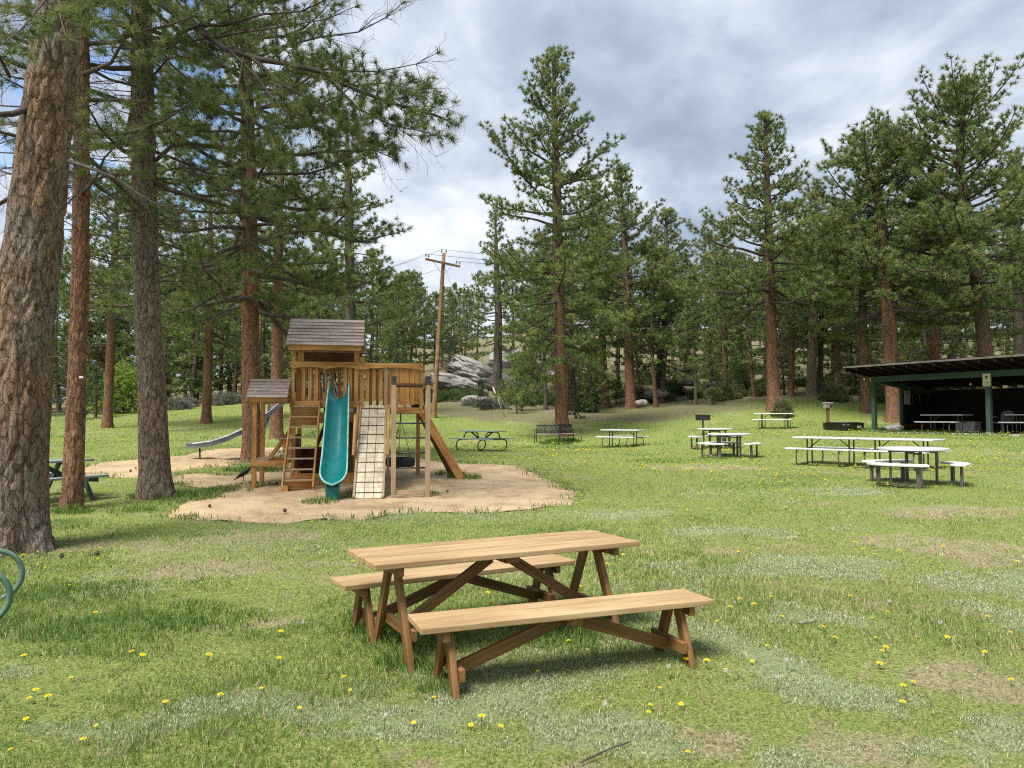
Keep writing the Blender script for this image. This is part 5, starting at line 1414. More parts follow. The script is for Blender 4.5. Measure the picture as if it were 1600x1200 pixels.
    S_ = np.array([(.16, 1.79), (.02, 1.785), (-.13, 1.755), (-.28, 1.64), (-.46, 1.43), (-.68, 1.16), (-.92, .87), (-1.16, .61), (-1.40, .40), (-1.62, .255), (-1.82, .165), (-1.98, .12), (-2.10, .10), (-2.19, .10), (-2.25, .11), (-2.28, .125)])
    wd = np.array([.43, .44, .45, .46, .47, .48, .49, .50, .51, .515, .50, .455, .39, .31, .21, .08])*.93
    dp_ = np.array([.40, .30, .17, .15, .15, .155, .16, .165, .17, .17, .165, .15, .125, .09, .055, .02])
    na = 21; A = np.linspace(-1, 1, na)
    T = np.gradient(S_, axis=0); T /= np.linalg.norm(T, axis=1, keepdims=True)
    Nn = np.stack([T[:, 1], -T[:, 0]], 1); Nn *= np.sign(Nn[:, 1:2])
    V = []
    for k in range(len(S_)):
        off = dp_[k]*np.abs(A)**2.6
        Nk = Nn[k] if k > 1 else np.array([-.25, 1.0])
        V.append(np.stack([us+A*wd[k]/2*(1+.06*np.abs(A)**3), S_[k, 0]+Nk[0]*off, S_[k, 1]+Nk[1]*off], 1))
    V = np.array(V)
    # finer along the length
    tt = np.linspace(0, len(S_)-1, 62); k0 = np.minimum(tt.astype(int), len(S_)-2); f = (tt-k0)[:, None, None]
    def cr(p0, p1, p2, p3, f): return .5*(2*p1+(p2-p0)*f+(2*p0-5*p1+4*p2-p3)*f*f+(3*p1-p0-3*p2+p3)*f**3)
    VV = cr(V[np.maximum(k0-1, 0)], V[k0], V[k0+1], V[np.minimum(k0+2, len(S_)-1)], f)
    m_ = len(VV); i = np.repeat(np.arange(m_-1), na-1); j = np.tile(np.arange(na-1), m_-1)
    F = np.stack([i*na+j, i*na+j+1, (i+1)*na+j+1, (i+1)*na+j], -1)
    sl = mesh_np('slide', VV.reshape(-1, 3), [F], MT['teal'], root, None, True)
    so = sl.modifiers.new('wall', 'SOLIDIFY'); so.thickness = .022; so.offset = 0
    edge = np.concatenate([VV[:, 0], VV[-1:, na//2], VV[::-1, -1]])
    keep = [0]
    for q in range(1, len(edge)):
        if np.linalg.norm(edge[q]-edge[keep[-1]]) > .03: keep.append(q)
    MB().tube(edge[keep], .017, 8).build('slide_rim', MT['tealrim'], sl)
    zf = gl(us, -2.15)-.05
    m = MB()
    w0, w1, v0, v1 = .115, .135, -2.16, -1.86
    B = [(us-w0, v0, zf), (us+w0, v0, zf), (us+w0, v1, zf), (us-w0, v1, zf), (us-w1, v0-.0, .085), (us+w1, v0, .085), (us+w1, v1, .125), (us-w1, v1, .125)]
    m.add(B, [np.array([(0,3,2,1),(4,5,6,7),(0,1,5,4),(1,2,6,5),(2,3,7,6),(3,0,4,7)])]); m.build('slide_foot', MT['tealdark'], sl, .015)
    for v in (-.62,): MB().box((us, v+.16, .42), (.05, .05, 1.0), 0, 2).build('slide_prop', MT['playdark'], sl)
    # climbing ramp
    t0, t1 = np.array([1.70, .02, 1.66]), np.array([1.62, -2.18, gl(1.62, -2.18)-.02])
    L = np.linalg.norm(t1-t0); x = (t1-t0)/L; yv = nrm(np.cross((0, 0, 1.0), x)); zv = np.cross(x, yv)
    if zv[2] < 0: yv, zv = -yv, -zv
    def P(s, w, h=0.0): return t0+x*s*L+yv*w+zv*h
    wr = .255
    m = MB()
    for k in range(10):
        for c in (-1, 0, 1):
            m.frame_box(P((k+.5)/10, c*wr*2/3), np.array([x, yv, zv]), (L/10-.004, wr*2/3-.004, .02))
    rp = m.build('ramp_panel', MT['panel'], root, .002)
    for s in (-1, 1):
        MB().bar(P(-.01, s*(wr+.022), .01), P(1.0, s*(wr+.022), .01), .04, .075, zv).build('ramp_stringer', MT['postw'], rp, .003)
        MB().bar(P(.0, s*(wr+.075), .02), P(.42, s*(wr+.075), .10), .05, .06, zv).build('ramp_handrail', MT['play'], rp, .003)
        MB().bar(P(.30, s*(wr+.085), .42), P(.62, s*(wr+.085), .12), .05, .06, zv).build('ramp_handrail', MT['play'], rp, .003)
        a = P(.32, s*(wr+.085), .40)
        MB().box((a[0], a[1], (a[2]+gl(a[0], a[1])-.1)/2), (.045, .045, a[2]-gl(a[0], a[1])+.1), 0, 2).build('ramp_post', MT['postw'], rp, .003)
    m = MB()
    for k in range(1, 11):
        s = k/10-.05
        m.tube([P(s, -wr, .014), P(s, 0, .017), P(s, wr, .014)], .009, 5)
    for c in (-1/3, 1/3): m.tube([P(t_, c*wr, .012) for t_ in np.linspace(0, 1, 6)], .005, 4)
    m.build('rope_net', MT['rope'], rp)
    # monkey bar end ladder
    ua, ub, vm = 2.09, 2.745, -2.12
    for u in (ua, ub):
        z1 = 2.13
        lpo = MB().box((u, vm, (z1+gl(u, vm)-.2)/2), (.092, .092, z1-gl(u, vm)+.2), 0, 2).build('ladder_post', MT['postw'], root, .004)
        MB().box((u, vm, z1-.02), (.10, .10, .17), 0, 2).build('post_cap', MT['dkmetal'], lpo, .004)
        MB().bar((u, vm+.05, 2.06), (u, -.09, 2.06), .04, .09).build('side_rail', MT['postw'], root, .003)
        MB().tube([(u+.03, -.13, 2.0), (u+.06, -.2, 1.85), (u+.05, -.22, 1.7), (u+.03, -.12, 1.58)], .014, 8).build('grab_handle', MT['black'], root)
    MB().box(((ua+ub)/2, vm, 2.03), (ub-ua-.09, .14, .045)).build('top_board', MT['playdark'], root, .003)
    for k, zz in enumerate((.42, .71, 1.0, 1.28)):
        MB().tube([(ua+.03, vm, zz), (ub-.03, vm, zz)], .0165, 8).build('rung', MT['dkmetal'], root)
    for k in range(4):
        v = vm+.45+.42*k
        MB().tube([(ua+.01, v, 2.06), (ub-.01, v, 2.06)], .0165, 8).build('rung', MT['dkmetal'], root)
    MB().box(((ua+ub)/2, vm, gl((ua+ub)/2, vm)+.06), (ub-ua-.09, .04, .09)).build('bottom_board', MT['postw'], root, .003)
    # raking stringers at the right
    f = gl(3.6, .2)
    MB().bar((2.72, .02, 1.58), (3.66, .16, f-.02), .05, .18, (0, 0, 1)).build('raking_brace', MT['play'], root, .004)
    MB().bar((2.72, .55, 1.58), (3.52, .62, f+.04), .05, .18, (0, 0, 1)).build('raking_brace', MT['playdark'], root, .004)
    for k in range(5):
        t = (k+.6)/5.2
        a = np.array([2.70, .03, 1.52])*(1-t)+np.array([3.56, .16, f+.05])*t; b = np.array([2.70, .55, 1.52])*(1-t)+np.array([3.46, .62, f+.05])*t
        MB().bar(a, b, .10, .03).build('step', MT['playdark'], root, .003)
    for p in [(-.01, -.09, 1.70), (W+.0, -.09, 1.70), (-.01, -.09, 2.53), (W, -.09, 2.53), (W+1.38, -.09, 2.53), (W+1.38, -.09, 1.56), (W+.13, -.09, 2.53), (W, -.085, 1.4)]:
        m = MB()
        m.tube([(p[0]-.022, p[1]+.005, p[2]+.02), (p[0]-.022, p[1]-.004, p[2]+.02)], .011, 6, True); m.build('bolt', MT['dkmetal'], root)
        m = MB(); m.tube([(p[0]+.022, p[1]+.005, p[2]-.02), (p[0]+.022, p[1]-.004, p[2]-.02)], .011, 6, True); m.build('bolt', MT['dkmetal'], root)
    # tyre swing, hung under the platform
    tx, ty = ploc(2.30, .42)
    t = thing('tyre_swing', 'black tyre swing hanging on chains under the playset platform', 'tyre swing', (tx, ty, gz0+.28))
    prof = []
    for a in np.linspace(0, 2*np.pi, 25):
        c, s = math.cos(a), math.sin(a)
        prof.append((.235+.095*np.sign(c)*abs(c)**.55*(1 if c > 0 else .8), .11+.105*np.sign(s)*abs(s)**.5))
    MB().lathe(prof, (0, 0, 0), 36).build('tyre', MT['rubber'], t)
    for k in range(3):
        a = k*2.094+.5
        p0, p1 = np.array([.25*math.cos(a), .25*math.sin(a), .21]), np.array([0, 0, 1.10])
        m = MB(); nl_ = 20
        for q in range(nl_):
            c0, c1 = p0+(p1-p0)*q/nl_, p0+(p1-p0)*(q+1.15)/nl_
            d = nrm(np.cross(p1-p0, (0, 0, 1) if q % 2 else np.cross(p1-p0, (0, 0, 1))))*.012
            mid = (c0+c1)/2
            m.tube([c0, mid+d, c1], .0045, 4); m.tube([c0, mid-d, c1], .0045, 4)
        m.build('chain', MT['black'], t)
    MB().tube([(0, 0, 1.09), (0, 0, 1.30)], .014, 8).build('swivel', MT['black'], t)
# ------------------------------------------------------------------ metal slide behind
def build_metal_slide():
    px = [(291,701,22.4),(305,700.5,22.4),(330,697,22.5),(355,689,22.7),(385,675,22.9),(420,650,23.2),(455,623,23.5),(492,596,23.8)]
    P = np.array([pix(*q) for q in px]); b = (P[0][0], P[0][1], g(P[0][0], P[0][1]))
    root = thing('metal_slide', 'long grey metal slide with pipe handrails behind the playset tower', 'slide', b)
    P = P-np.array(b)
    d = nrm(np.array([P[-1][0]-P[0][0], P[-1][1]-P[0][1], 0])); s = np.array([-d[1], d[0], 0])
    w = .25
    V, F = [], []
    for p in P:
        for a, h in ((-1, .13), (-1, 0), (1, 0), (1, .13)): V.append(p+s*a*w+np.array([0, 0, h]))
    for i in range(len(P)-1):
        for j in range(3): F.append((i*4+j, i*4+j+1, i*4+j+5, i*4+j+4))
    o = MB().add(np.array(V), [np.array(F)]).build('chute', MT['steel'], root)
    so = o.modifiers.new('wall', 'SOLIDIFY'); so.thickness = .022
    for a in (-1, 1):
        MB().tube([p+s*a*(w+.012)+np.array([0, 0, .14]) for p in P], .024, 7).build('side_rim', MT['steel'], root)
    def gl(p): return g(p[0]+b[0], p[1]+b[1])-b[2]
    for a in (-1, 1):
        q = P[1]+s*a*.13+d*.12; MB().tube([q, (q[0]+.02, q[1], gl(q)-.2)], .024, 7).build('leg', MT['dkmetal'], root)
        q = P[5]+s*a*.2; f = q-d*.35; MB().tube([q, (f[0], f[1], gl(f)-.1)], .022, 7).build('leg', MT['steel'], root)
        q = P[6]+s*a*.2; f = q+d*.1; MB().tube([q, (f[0], f[1], gl(f)-.1)], .022, 7).build('leg', MT['steel'], root)
        T = P[-1]
        hr = [P[4]+s*a*w+[0, 0, .14], P[5]+s*a*w+[0, 0, .62], P[5]+s*a*w+[0, 0, .70]+d*.06, T+s*a*w+[0, 0, .62], T+s*a*w+[0, 0, .55]+d*.4, T+s*a*w+d*.9-[0, 0, 1.2], T+s*a*w+d*1.35-[0, 0, T[2]-gl(T)-.0]]
        MB().tube(hr[1:], .022, 7).build('handrail', MT['steel'], root)
        MB().tube([hr[1], P[5]+s*a*w+[0, 0, .12]], .02, 7).build('handrail_post', MT['steel'], root)
    T = P[-1]
    MB().frame_box(T+d*.25, np.array([d, s, (0, 0, 1)]), (.55, .5, .04)).build('platform', MT['steel'], root)
    for k in range(7):
        t = (k+.5)/7; q = T+d*(.5+.85*t)-np.array([0, 0, (T[2]-gl(T))*t])
        MB().frame_box(q, np.array([s, d, (0, 0, 1)]), (.48, .12, .03)).build('step', MT['steel'], root)
# ------------------------------------------------------------------ tables
def build_bow_tables():
    def bow(label, loc, rz, pipe, board):
        root = thing('picnic_table', label, 'picnic table', loc, rz, None)
        def planks(nm, y, z, w, n, L=1.83):
            m = MB()
            for k in range(n): m.frame_box((0, y-w/2+w/n*(k+.5), z), np.eye(3), (L, w/n-.01, .04))
            m.build(nm, MT[board], root, .005)
        planks('tabletop', 0, .735, .75, 5); planks('seat', -.64, .455, .27, 2, 2.0); planks('seat', .64, .455, .27, 2, 2.0)
        for x in (-.53, .53):
            for s in (-1, 1):
                up = [(x, s*.05, .70), (x, s*.24, .70), (x, s*.34, .66), (x, s*.40, .57), (x, s*.42, .45), (x, s*.50, .425)]
                loop = [(x, s*.44, .425), (x, s*.62, .425), (x, s*.74, .40), (x, s*.825, .33), (x, s*.85, .23), (x, s*.83, .13), (x, s*.76, .05), (x, s*.64, .012), (x, s*.50, .0)]
                def sm(A):
                    A = np.array(A, float)
                    for _ in range(2):
                        Q = [A[0]]
                        for i in range(len(A)-1): Q += [A[i]*.75+A[i+1]*.25, A[i]*.25+A[i+1]*.75]
                        A = np.array(Q+[A[-1]])
                    return A
                MB().tube(sm(up+loop[1:]), .024, 10).build('bow_leg', MT[pipe], root)
                MB().tube([(x, s*.03, .70), (x*.1, s*.03, .40)], .016, 6).build('brace', MT[pipe], root)
            MB().tube([(x, -.42, .425), (x, .42, .425)], .02, 8).build('crossbar', MT[pipe], root)
        return root
    # two pipe loops at the left edge of the lawn
    root = thing('pipe_rack', 'green painted curved pipe loops standing in the grass before the massive pine trunk', 'pipe rack', (-5.27, 6.72, g(-5.27, 6.72)), R(117.6))
    for xx, nm in ((-.53, 'pipe_loop'), (.53, 'pipe_loop')):
        arc = [(xx, -.60-.235*math.cos(t), .235+.235*math.sin(t)) for t in np.linspace(-np.pi/2, np.pi/2, 15)]
        arc2 = [(xx, .60+.235*math.cos(t), .235+.235*math.sin(t)) for t in np.linspace(np.pi/2, -np.pi/2, 15)]
        MB().tube(arc+arc2+[arc[0]], .026, 10).build(nm, MT['grnpipe'], root)
    for yy in (-.45, .45): MB().tube([(-.53, yy, .03), (.53, yy, .03)], .022, 8).build('base_rail', MT['grnpipe'], root)
    x, y, z = gat(753, 29)
    bow('dark picnic table on curved pipe legs, alone on the grass right of the playset', (x, y, z), R(-38), 'bowpipe', 'greytop')
    # old green A-frame table between the left trunks
    x, y = -8.85, 14.3
    root = thing('picnic_table', 'dark green A-frame wooden picnic table half hidden between the left pine trunks', 'picnic table', (x, y, g(x, y)), R(66))
    def planks(nm, yy, z, w, n):
        m = MB()
        for k in range(n): m.frame_box((0, yy-w/2+w/n*(k+.5), z), np.eye(3), (1.9, w/n-.012, .04))
        m.build(nm, MT['greytop'], root, .005)
    planks('tabletop', 0, .74, .74, 5); planks('seat', -.66, .45, .27, 2); planks('seat', .66, .45, .27, 2)
    for xx in (-.68, .68):
        for s in (-1, 1):
            MB().bar((xx, s*.25, .71), (xx, s*.72, -.02), .045, .09, (0, 1, 0)).build('leg', MT['greenwood'], root, .003)
        MB().box((xx+.05, 0, .39), (.045, 1.52, .09), 0, 1).build('crossbar', MT['greenwood'], root, .003)
        MB().box((xx+.05, 0, .685), (.045, .70, .07), 0, 1).build('cleat', MT['greenwood'], root, .003)
        MB().bar((xx, 0, .40), (xx*.15, 0, .70), .045, .08).build('brace', MT['greenwood'], root, .003)
def build_white_tables():
    grp = 'white picnic tables on the lawn'
    def folding():
        root = thing('folding_picnic_table', 'x', 'picnic table')
        def slab(nm, y, z, w, L=1.83, t=.045):
            MB().box((0, y, z), (L, w, t), 0, 0).build(nm, MT['white'], root, .018, 3)
        slab('tabletop', 0, .735, .76); slab('seat', -.66, .44, .27); slab('seat', .66, .44, .27)
        for x in (-.60, .60):
            for y in (-.13, .13):
                MB().tube([(x, y, .71), (x, y, -.03)], .021, 8).build('leg', MT['brown'], root)
            for s in (-1, 1):
                MB().tube([(x, s*.66, .42), (x, s*.70, .36), (x, s*.73, .22), (x, s*.70, .06), (x, s*.64, .01), (x, s*.13, .02)], .019, 8).build('seat_leg', MT['brown'], root)
                MB().tube([(x, s*.60, .41), (x, s*.13, .41)], .016, 6).build('seat_arm', MT['brown'], root)
            MB().tube([(x, 0, .45), (x*.45, 0, .71)], .013, 6).build('brace', MT['dkmetal'], root)
            MB().tube([(x, -.13, .45), (x, .13, .45)], .015, 6).build('leg_spacer', MT['brown'], root)
        return root
    f = folding()
    def put(px, d, rz, lab):
        x, y, z = gat(px, d); place(f, USED, (x, y, z), rz, lab, grp)
    put(973, 33.5, R(-38), 'white folding picnic table with bent tube legs, alone right of the iron benches')
    put(1210, 37.5, R(-30), 'white folding picnic table farthest back, under the pyramid-shaped pine')
    a, b = np.array([8.15, 21.9]), np.array([10.45, 19.15])
    dr = nrm(np.r_[b-a, 0]); rz = math.atan2(dr[1], dr[0])
    for t, lab in ((.257, 'left white folding table of the two set end to end'), (.785, 'right white folding table of the two set end to end')):
        c = a+(b-a)*t; place(f, USED, (c[0], c[1], g(*c)), rz, lab, grp)
    # in the shelter
    for s, t, lab in ((2.55, 1.15, 'white folding picnic table inside the dark shelter, left of the middle post'), (6.0, 1.25, 'white folding picnic table inside the dark shelter, right of the armchair')):
        x, y = shed_xy(s, t); place(f, USED, (x, y, SHZ+.012), SHA, lab, 'folding tables inside the shelter')
    def rnd():
        root = thing('round_picnic_table', 'x', 'picnic table')
        m = MB(); a = np.linspace(0, 2*np.pi, 33)[:-1]
        r = .665*(1+.012*np.cos(8*a))
        m.prism(list(zip(r*np.cos(a), r*np.sin(a))), (0, 0, .735), (1, 0, 0), (0, 1, 0), .05); m.build('tabletop', MT['white'], root, .014, 3)
        for k in range(4):
            q = k*np.pi/2+.12
            MB().box((.44*math.cos(q), .44*math.sin(q), .345), (.062, .04, .74), q+np.pi/2, 2).build('leg', MT['brown'], root, .004)
        MB().box((0, 0, .685), (.96, .05, .04), .12, 0).build('top_rail', MT['brown'], root, .003); MB().box((0, 0, .642), (.96, .05, .04), .12+np.pi/2, 0).build('top_rail', MT['brown'], root, .003)
        for k in range(3):
            q0 = k*2*np.pi/3
            aa = np.linspace(-.68, .68, 15)
            outl = [(1.02*math.cos(q0+v*.93), 1.02*math.sin(q0+v*.93)) for v in aa]+[(.74*math.cos(q0+v), .74*math.sin(q0+v)) for v in aa[::-1]]
            st = MB().prism(outl, (0, 0, .44), (1, 0, 0), (0, 1, 0), .05).build('seat', MT['white'], root, .012, 3)
            for v in (-.45, .45):
                p = (.88*math.cos(q0+v), .88*math.sin(q0+v))
                MB().box((p[0], p[1], .195), (.08, .045, .44), q0+v+np.pi/2, 2).build('seat_leg', MT['brown'], root, .004)
            MB().bar((.30*math.cos(q0), .30*math.sin(q0), .06), (.88*math.cos(q0), .88*math.sin(q0), .06), .05, .03).build('foot_rail', MT['brown'], root, .003)
            MB().bar((.88*math.cos(q0-.45), .88*math.sin(q0-.45), .06), (.88*math.cos(q0+.45), .88*math.sin(q0+.45), .06), .05, .028).build('foot_rail', MT['brown'], root, .003)
        return root
    r = rnd()
    for px, d, rz, lab in ((1425, 15.9, R(-18), 'nearest round white picnic table, in front of two tables set end to end'),
                           (1138, 24.9, R(210), 'round white picnic table, front one of a pair in mid-lawn'),
                           (1116, 29.5, R(182), 'round white picnic table, back one of a pair, nearer the grill')):
        x, y, z = gat(px, d); place(r, USED, (x, y, z), rz, lab, grp)
# ------------------------------------------------------------------ shelter
SHA = math.atan2(-.892, .453); SH0 = (16.0, 34.0); SHZ = 1.10
def shed_xy(s, t): return SH0[0]+.453*s+.892*t, SH0[1]-.892*s+.453*t
def build_shelter():
    # local x runs along the open front towards the viewer, y points into the building
    root = thing('shelter', 'long dark open-fronted picnic shelter with green posts and a lean-to roof', 'shelter', (SH0[0], SH0[1], SHZ), SHA)
    L, D = 9.4, 4.2
    KEEP_OUT.append((*shed_xy(4.5, 2), 2.2))
    zf = lambda t: 2.57-.145*t
    MB().box((L/2-.1, D/2, -.16), (L+.3, D+.25, .34), 0, 0).build('floor_slab', MT['concrete'], root, .01)
    for s in (0, 5.05, 9.3):
        MB().box((s, 0, 1.10), (.17, .17, 2.2), 0, 2).build('post', MT['shedgreen'], root, .006)
        MB().box((s, 0, .03), (.22, .22, .06), 0, 2).build('post_base', MT['concrete'], root, .006)
    MB().box((0, 1.85, 1.1), (.14, .14, 2.25), 0, 2).build('post', MT['shedgreen'], root, .006)
    MB().bar((-.1, 0, 2.32), (L, 0, 2.32), .14, .24).build('front_beam', MT['shedgreen'], root, .006)
    MB().bar((0, .08, 2.27), (0, D, 2.27-.145*D+.1), .12, .2).build('end_beam', MT['shedgreen'], root, .006)
    m = MB()
    n = 12
    for k in range(n): m.box((-.0, 1.93+(D-1.93)/n*(k+.5), 1.02), (.04, (D-1.93)/n-.004, 2.04-.0*k), 0, 2)
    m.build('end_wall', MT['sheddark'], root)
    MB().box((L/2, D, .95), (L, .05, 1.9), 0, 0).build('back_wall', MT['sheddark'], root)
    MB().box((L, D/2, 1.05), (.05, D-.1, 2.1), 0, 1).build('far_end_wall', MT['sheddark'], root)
    MB().box((.06, 3.0, .18), (.06, 2.2, .36), 0, 1).build('skirting_board', MT['playdark'], root)
    # roof: felt, boards, rafters
    a0, a1 = np.array([-.75, -1.0, zf(-1.0)+.12]), np.array([-.75, D+.35, zf(D+.35)+.12])
    dv = a1-a0; t = dv/np.linalg.norm(dv); x = np.array([1.0, 0, 0]); z = np.cross(x, t)
    c = (a0+a1)/2+x*(L+1.3)/2
    MB().frame_box(c+z*.045, np.array([x, t, z]), (L+1.34, np.linalg.norm(dv)+.04, .03)).build('roof_felt', MT['rooffelt'], root, .004)
    m = MB(); nb = 22; w = np.linalg.norm(dv)/nb
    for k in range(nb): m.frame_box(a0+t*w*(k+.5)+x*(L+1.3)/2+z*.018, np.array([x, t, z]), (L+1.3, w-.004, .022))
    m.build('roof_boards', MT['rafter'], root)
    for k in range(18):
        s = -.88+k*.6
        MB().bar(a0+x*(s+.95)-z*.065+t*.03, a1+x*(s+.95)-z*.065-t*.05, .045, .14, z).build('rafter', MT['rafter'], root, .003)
    MB().frame_box(a0+x*(L+1.3)/2-t*.012+z*.03, np.array([x, t, z]), (L+1.34, .02, .07)).build('roof_edge_strip', MT['rooffelt'], root, .002)
    # notice on the middle post
    loc = shed_xy(5.05, -.115)
    sg = thing('notice_sign', 'cream notice with a dark figure fixed high on the middle green post', 'sign', (loc[0], loc[1], SHZ+2.08), SHA)
    MB().box((0, 0, 0), (.33, .012, .50), 0, 2).build('sign_plate', MT['sign'], sg, .003)
    m = MB()
    for sx in (-1, 1): m.box((sx*.145, -.0085, 0), (.012, .004, .47), 0, 2)
    for sz in (-1, 1): m.box((0, -.0085, sz*.229), (.302, .004, .012), 0, 0)
    m.build('sign_border', MT['ink'], sg)
    m = MB()
    m.prism([(-.06, .12), (-.02, .16), (.02, .13), (.06, .15), (.05, .09), (.01, .07), (.035, .02), (0, -.01), (-.035, .03), (-.02, .07), (-.055, .09)], (0, -.0085, .02), (1, 0, 0), (0, 0, 1), .004); m.build('sign_figure', MT['ink'], sg)
    for k, wl in enumerate((.2, .16, .19)):
        MB().box((0, -.0085, -.07-k*.045), (wl, .004, .016), 0, 0).build('print_line', MT['ink'], sg)
    # a framed paper and two hoops on the end wall
    def on_end(t, zz): x_, y_ = shed_xy(.05, t); return x_, y_, SHZ+zz
    p = thing('wall_notice', 'pale framed paper on the end wall inside the shelter', 'notice', on_end(2.15, 1.55), SHA)
    MB().box((0, 0, 0), (.015, .42, .62), 0, 2).build('paper', MT['paper'], p); MB().box((.009, 0, .16), (.004, .2, .05), 0, 1).build('print_line', MT['ink'], p)
    for t_, lab, rr in ((2.72, 'left wire hoop hanging on the end wall inside the shelter', .26), (3.3, 'right, larger wire hoop hanging on the end wall inside the shelter', .33)):
        q = on_end(t_, 1.55); m = MB()
        m.tube([(.03, rr*math.cos(a), rr*math.sin(a)) for a in np.linspace(0, 2*np.pi, 28)], .014, 6)
        o = m.build('hoop', MT['rafter2']); o.location = q; o.rotation_euler = (0, 0, SHA); tag(o, lab, 'hoop')
    for (s, t_, zz, lab) in ((-.2, -.35, 2.36, 'bare lamp bulb under the left corner of the shelter roof'), (3.6, 1.2, 2.02, 'bare lamp bulb hanging inside the shelter left of the middle post')):
        x_, y_ = shed_xy(s, t_); lp = thing('lamp_bulb', lab, 'lamp', (x_, y_, SHZ+zz))
        MB().lathe([(.001, -.07), (.03, -.055), (.042, -.02), (.03, .015), (.018, .035)], (0, 0, 0), 12).build('bulb', MT['glass'], lp)
        MB().tube([(0, 0, .03), (0, 0, .10)], .022, 8).build('socket', MT['black'], lp); MB().tube([(0, 0, .09), (0, 0, .32)], .006, 6).build('flex', MT['black'], lp)
    # grey box and plastic armchair
    x_, y_ = shed_xy(3.1, 1.75)
    o = thing('storage_box', 'grey lidded box on the shelter floor behind the left table', 'box', (x_, y_, SHZ+.01), SHA)
    MB().box((0, 0, .21), (.8, .45, .40), 0, 0).build('body', MT['concrete'], o, .02); MB().box((0, 0, .435), (.84, .49, .05), 0, 0).build('lid', MT['paper'], o, .015)
    x_, y_ = shed_xy(4.72, 1.35)
    ch = thing('armchair', 'grey plastic armchair in the shelter right of the middle post', 'chair', (x_, y_, SHZ+.012), R(-75))
    mt = MT['chairgrey']
    MB().box((0, 0, .42), (.50, .48, .035)).build('seat', mt, ch, .015)
    for sx in (-1, 1):
        for sy in (-1, 1): MB().bar((sx*.24, sy*.22, .42), (sx*.27, sy*.25, 0), .05, .035).build('leg', mt, ch, .008)
        MB().tube([(sx*.27, -.25, .42), (sx*.28, -.26, .64), (sx*.28, -.05, .66), (sx*.27, .20, .64)], .024, 8).build('armrest', mt, ch)
    m = MB()
    for k in range(7):
        xx = -.21+k*.07; m.bar((xx, .23, .44), (xx*1.12, .32, .86-.25*abs(xx)**1.4), .045, .014, (0, 1, 0))
    m.tube([(-.26, .22, .44), (-.28, .29, .74), (-.18, .325, .86), (0, .335, .895), (.18, .325, .86), (.28, .29, .74), (.26, .22, .44)], .022, 8)
    m.build('backrest', mt, ch)
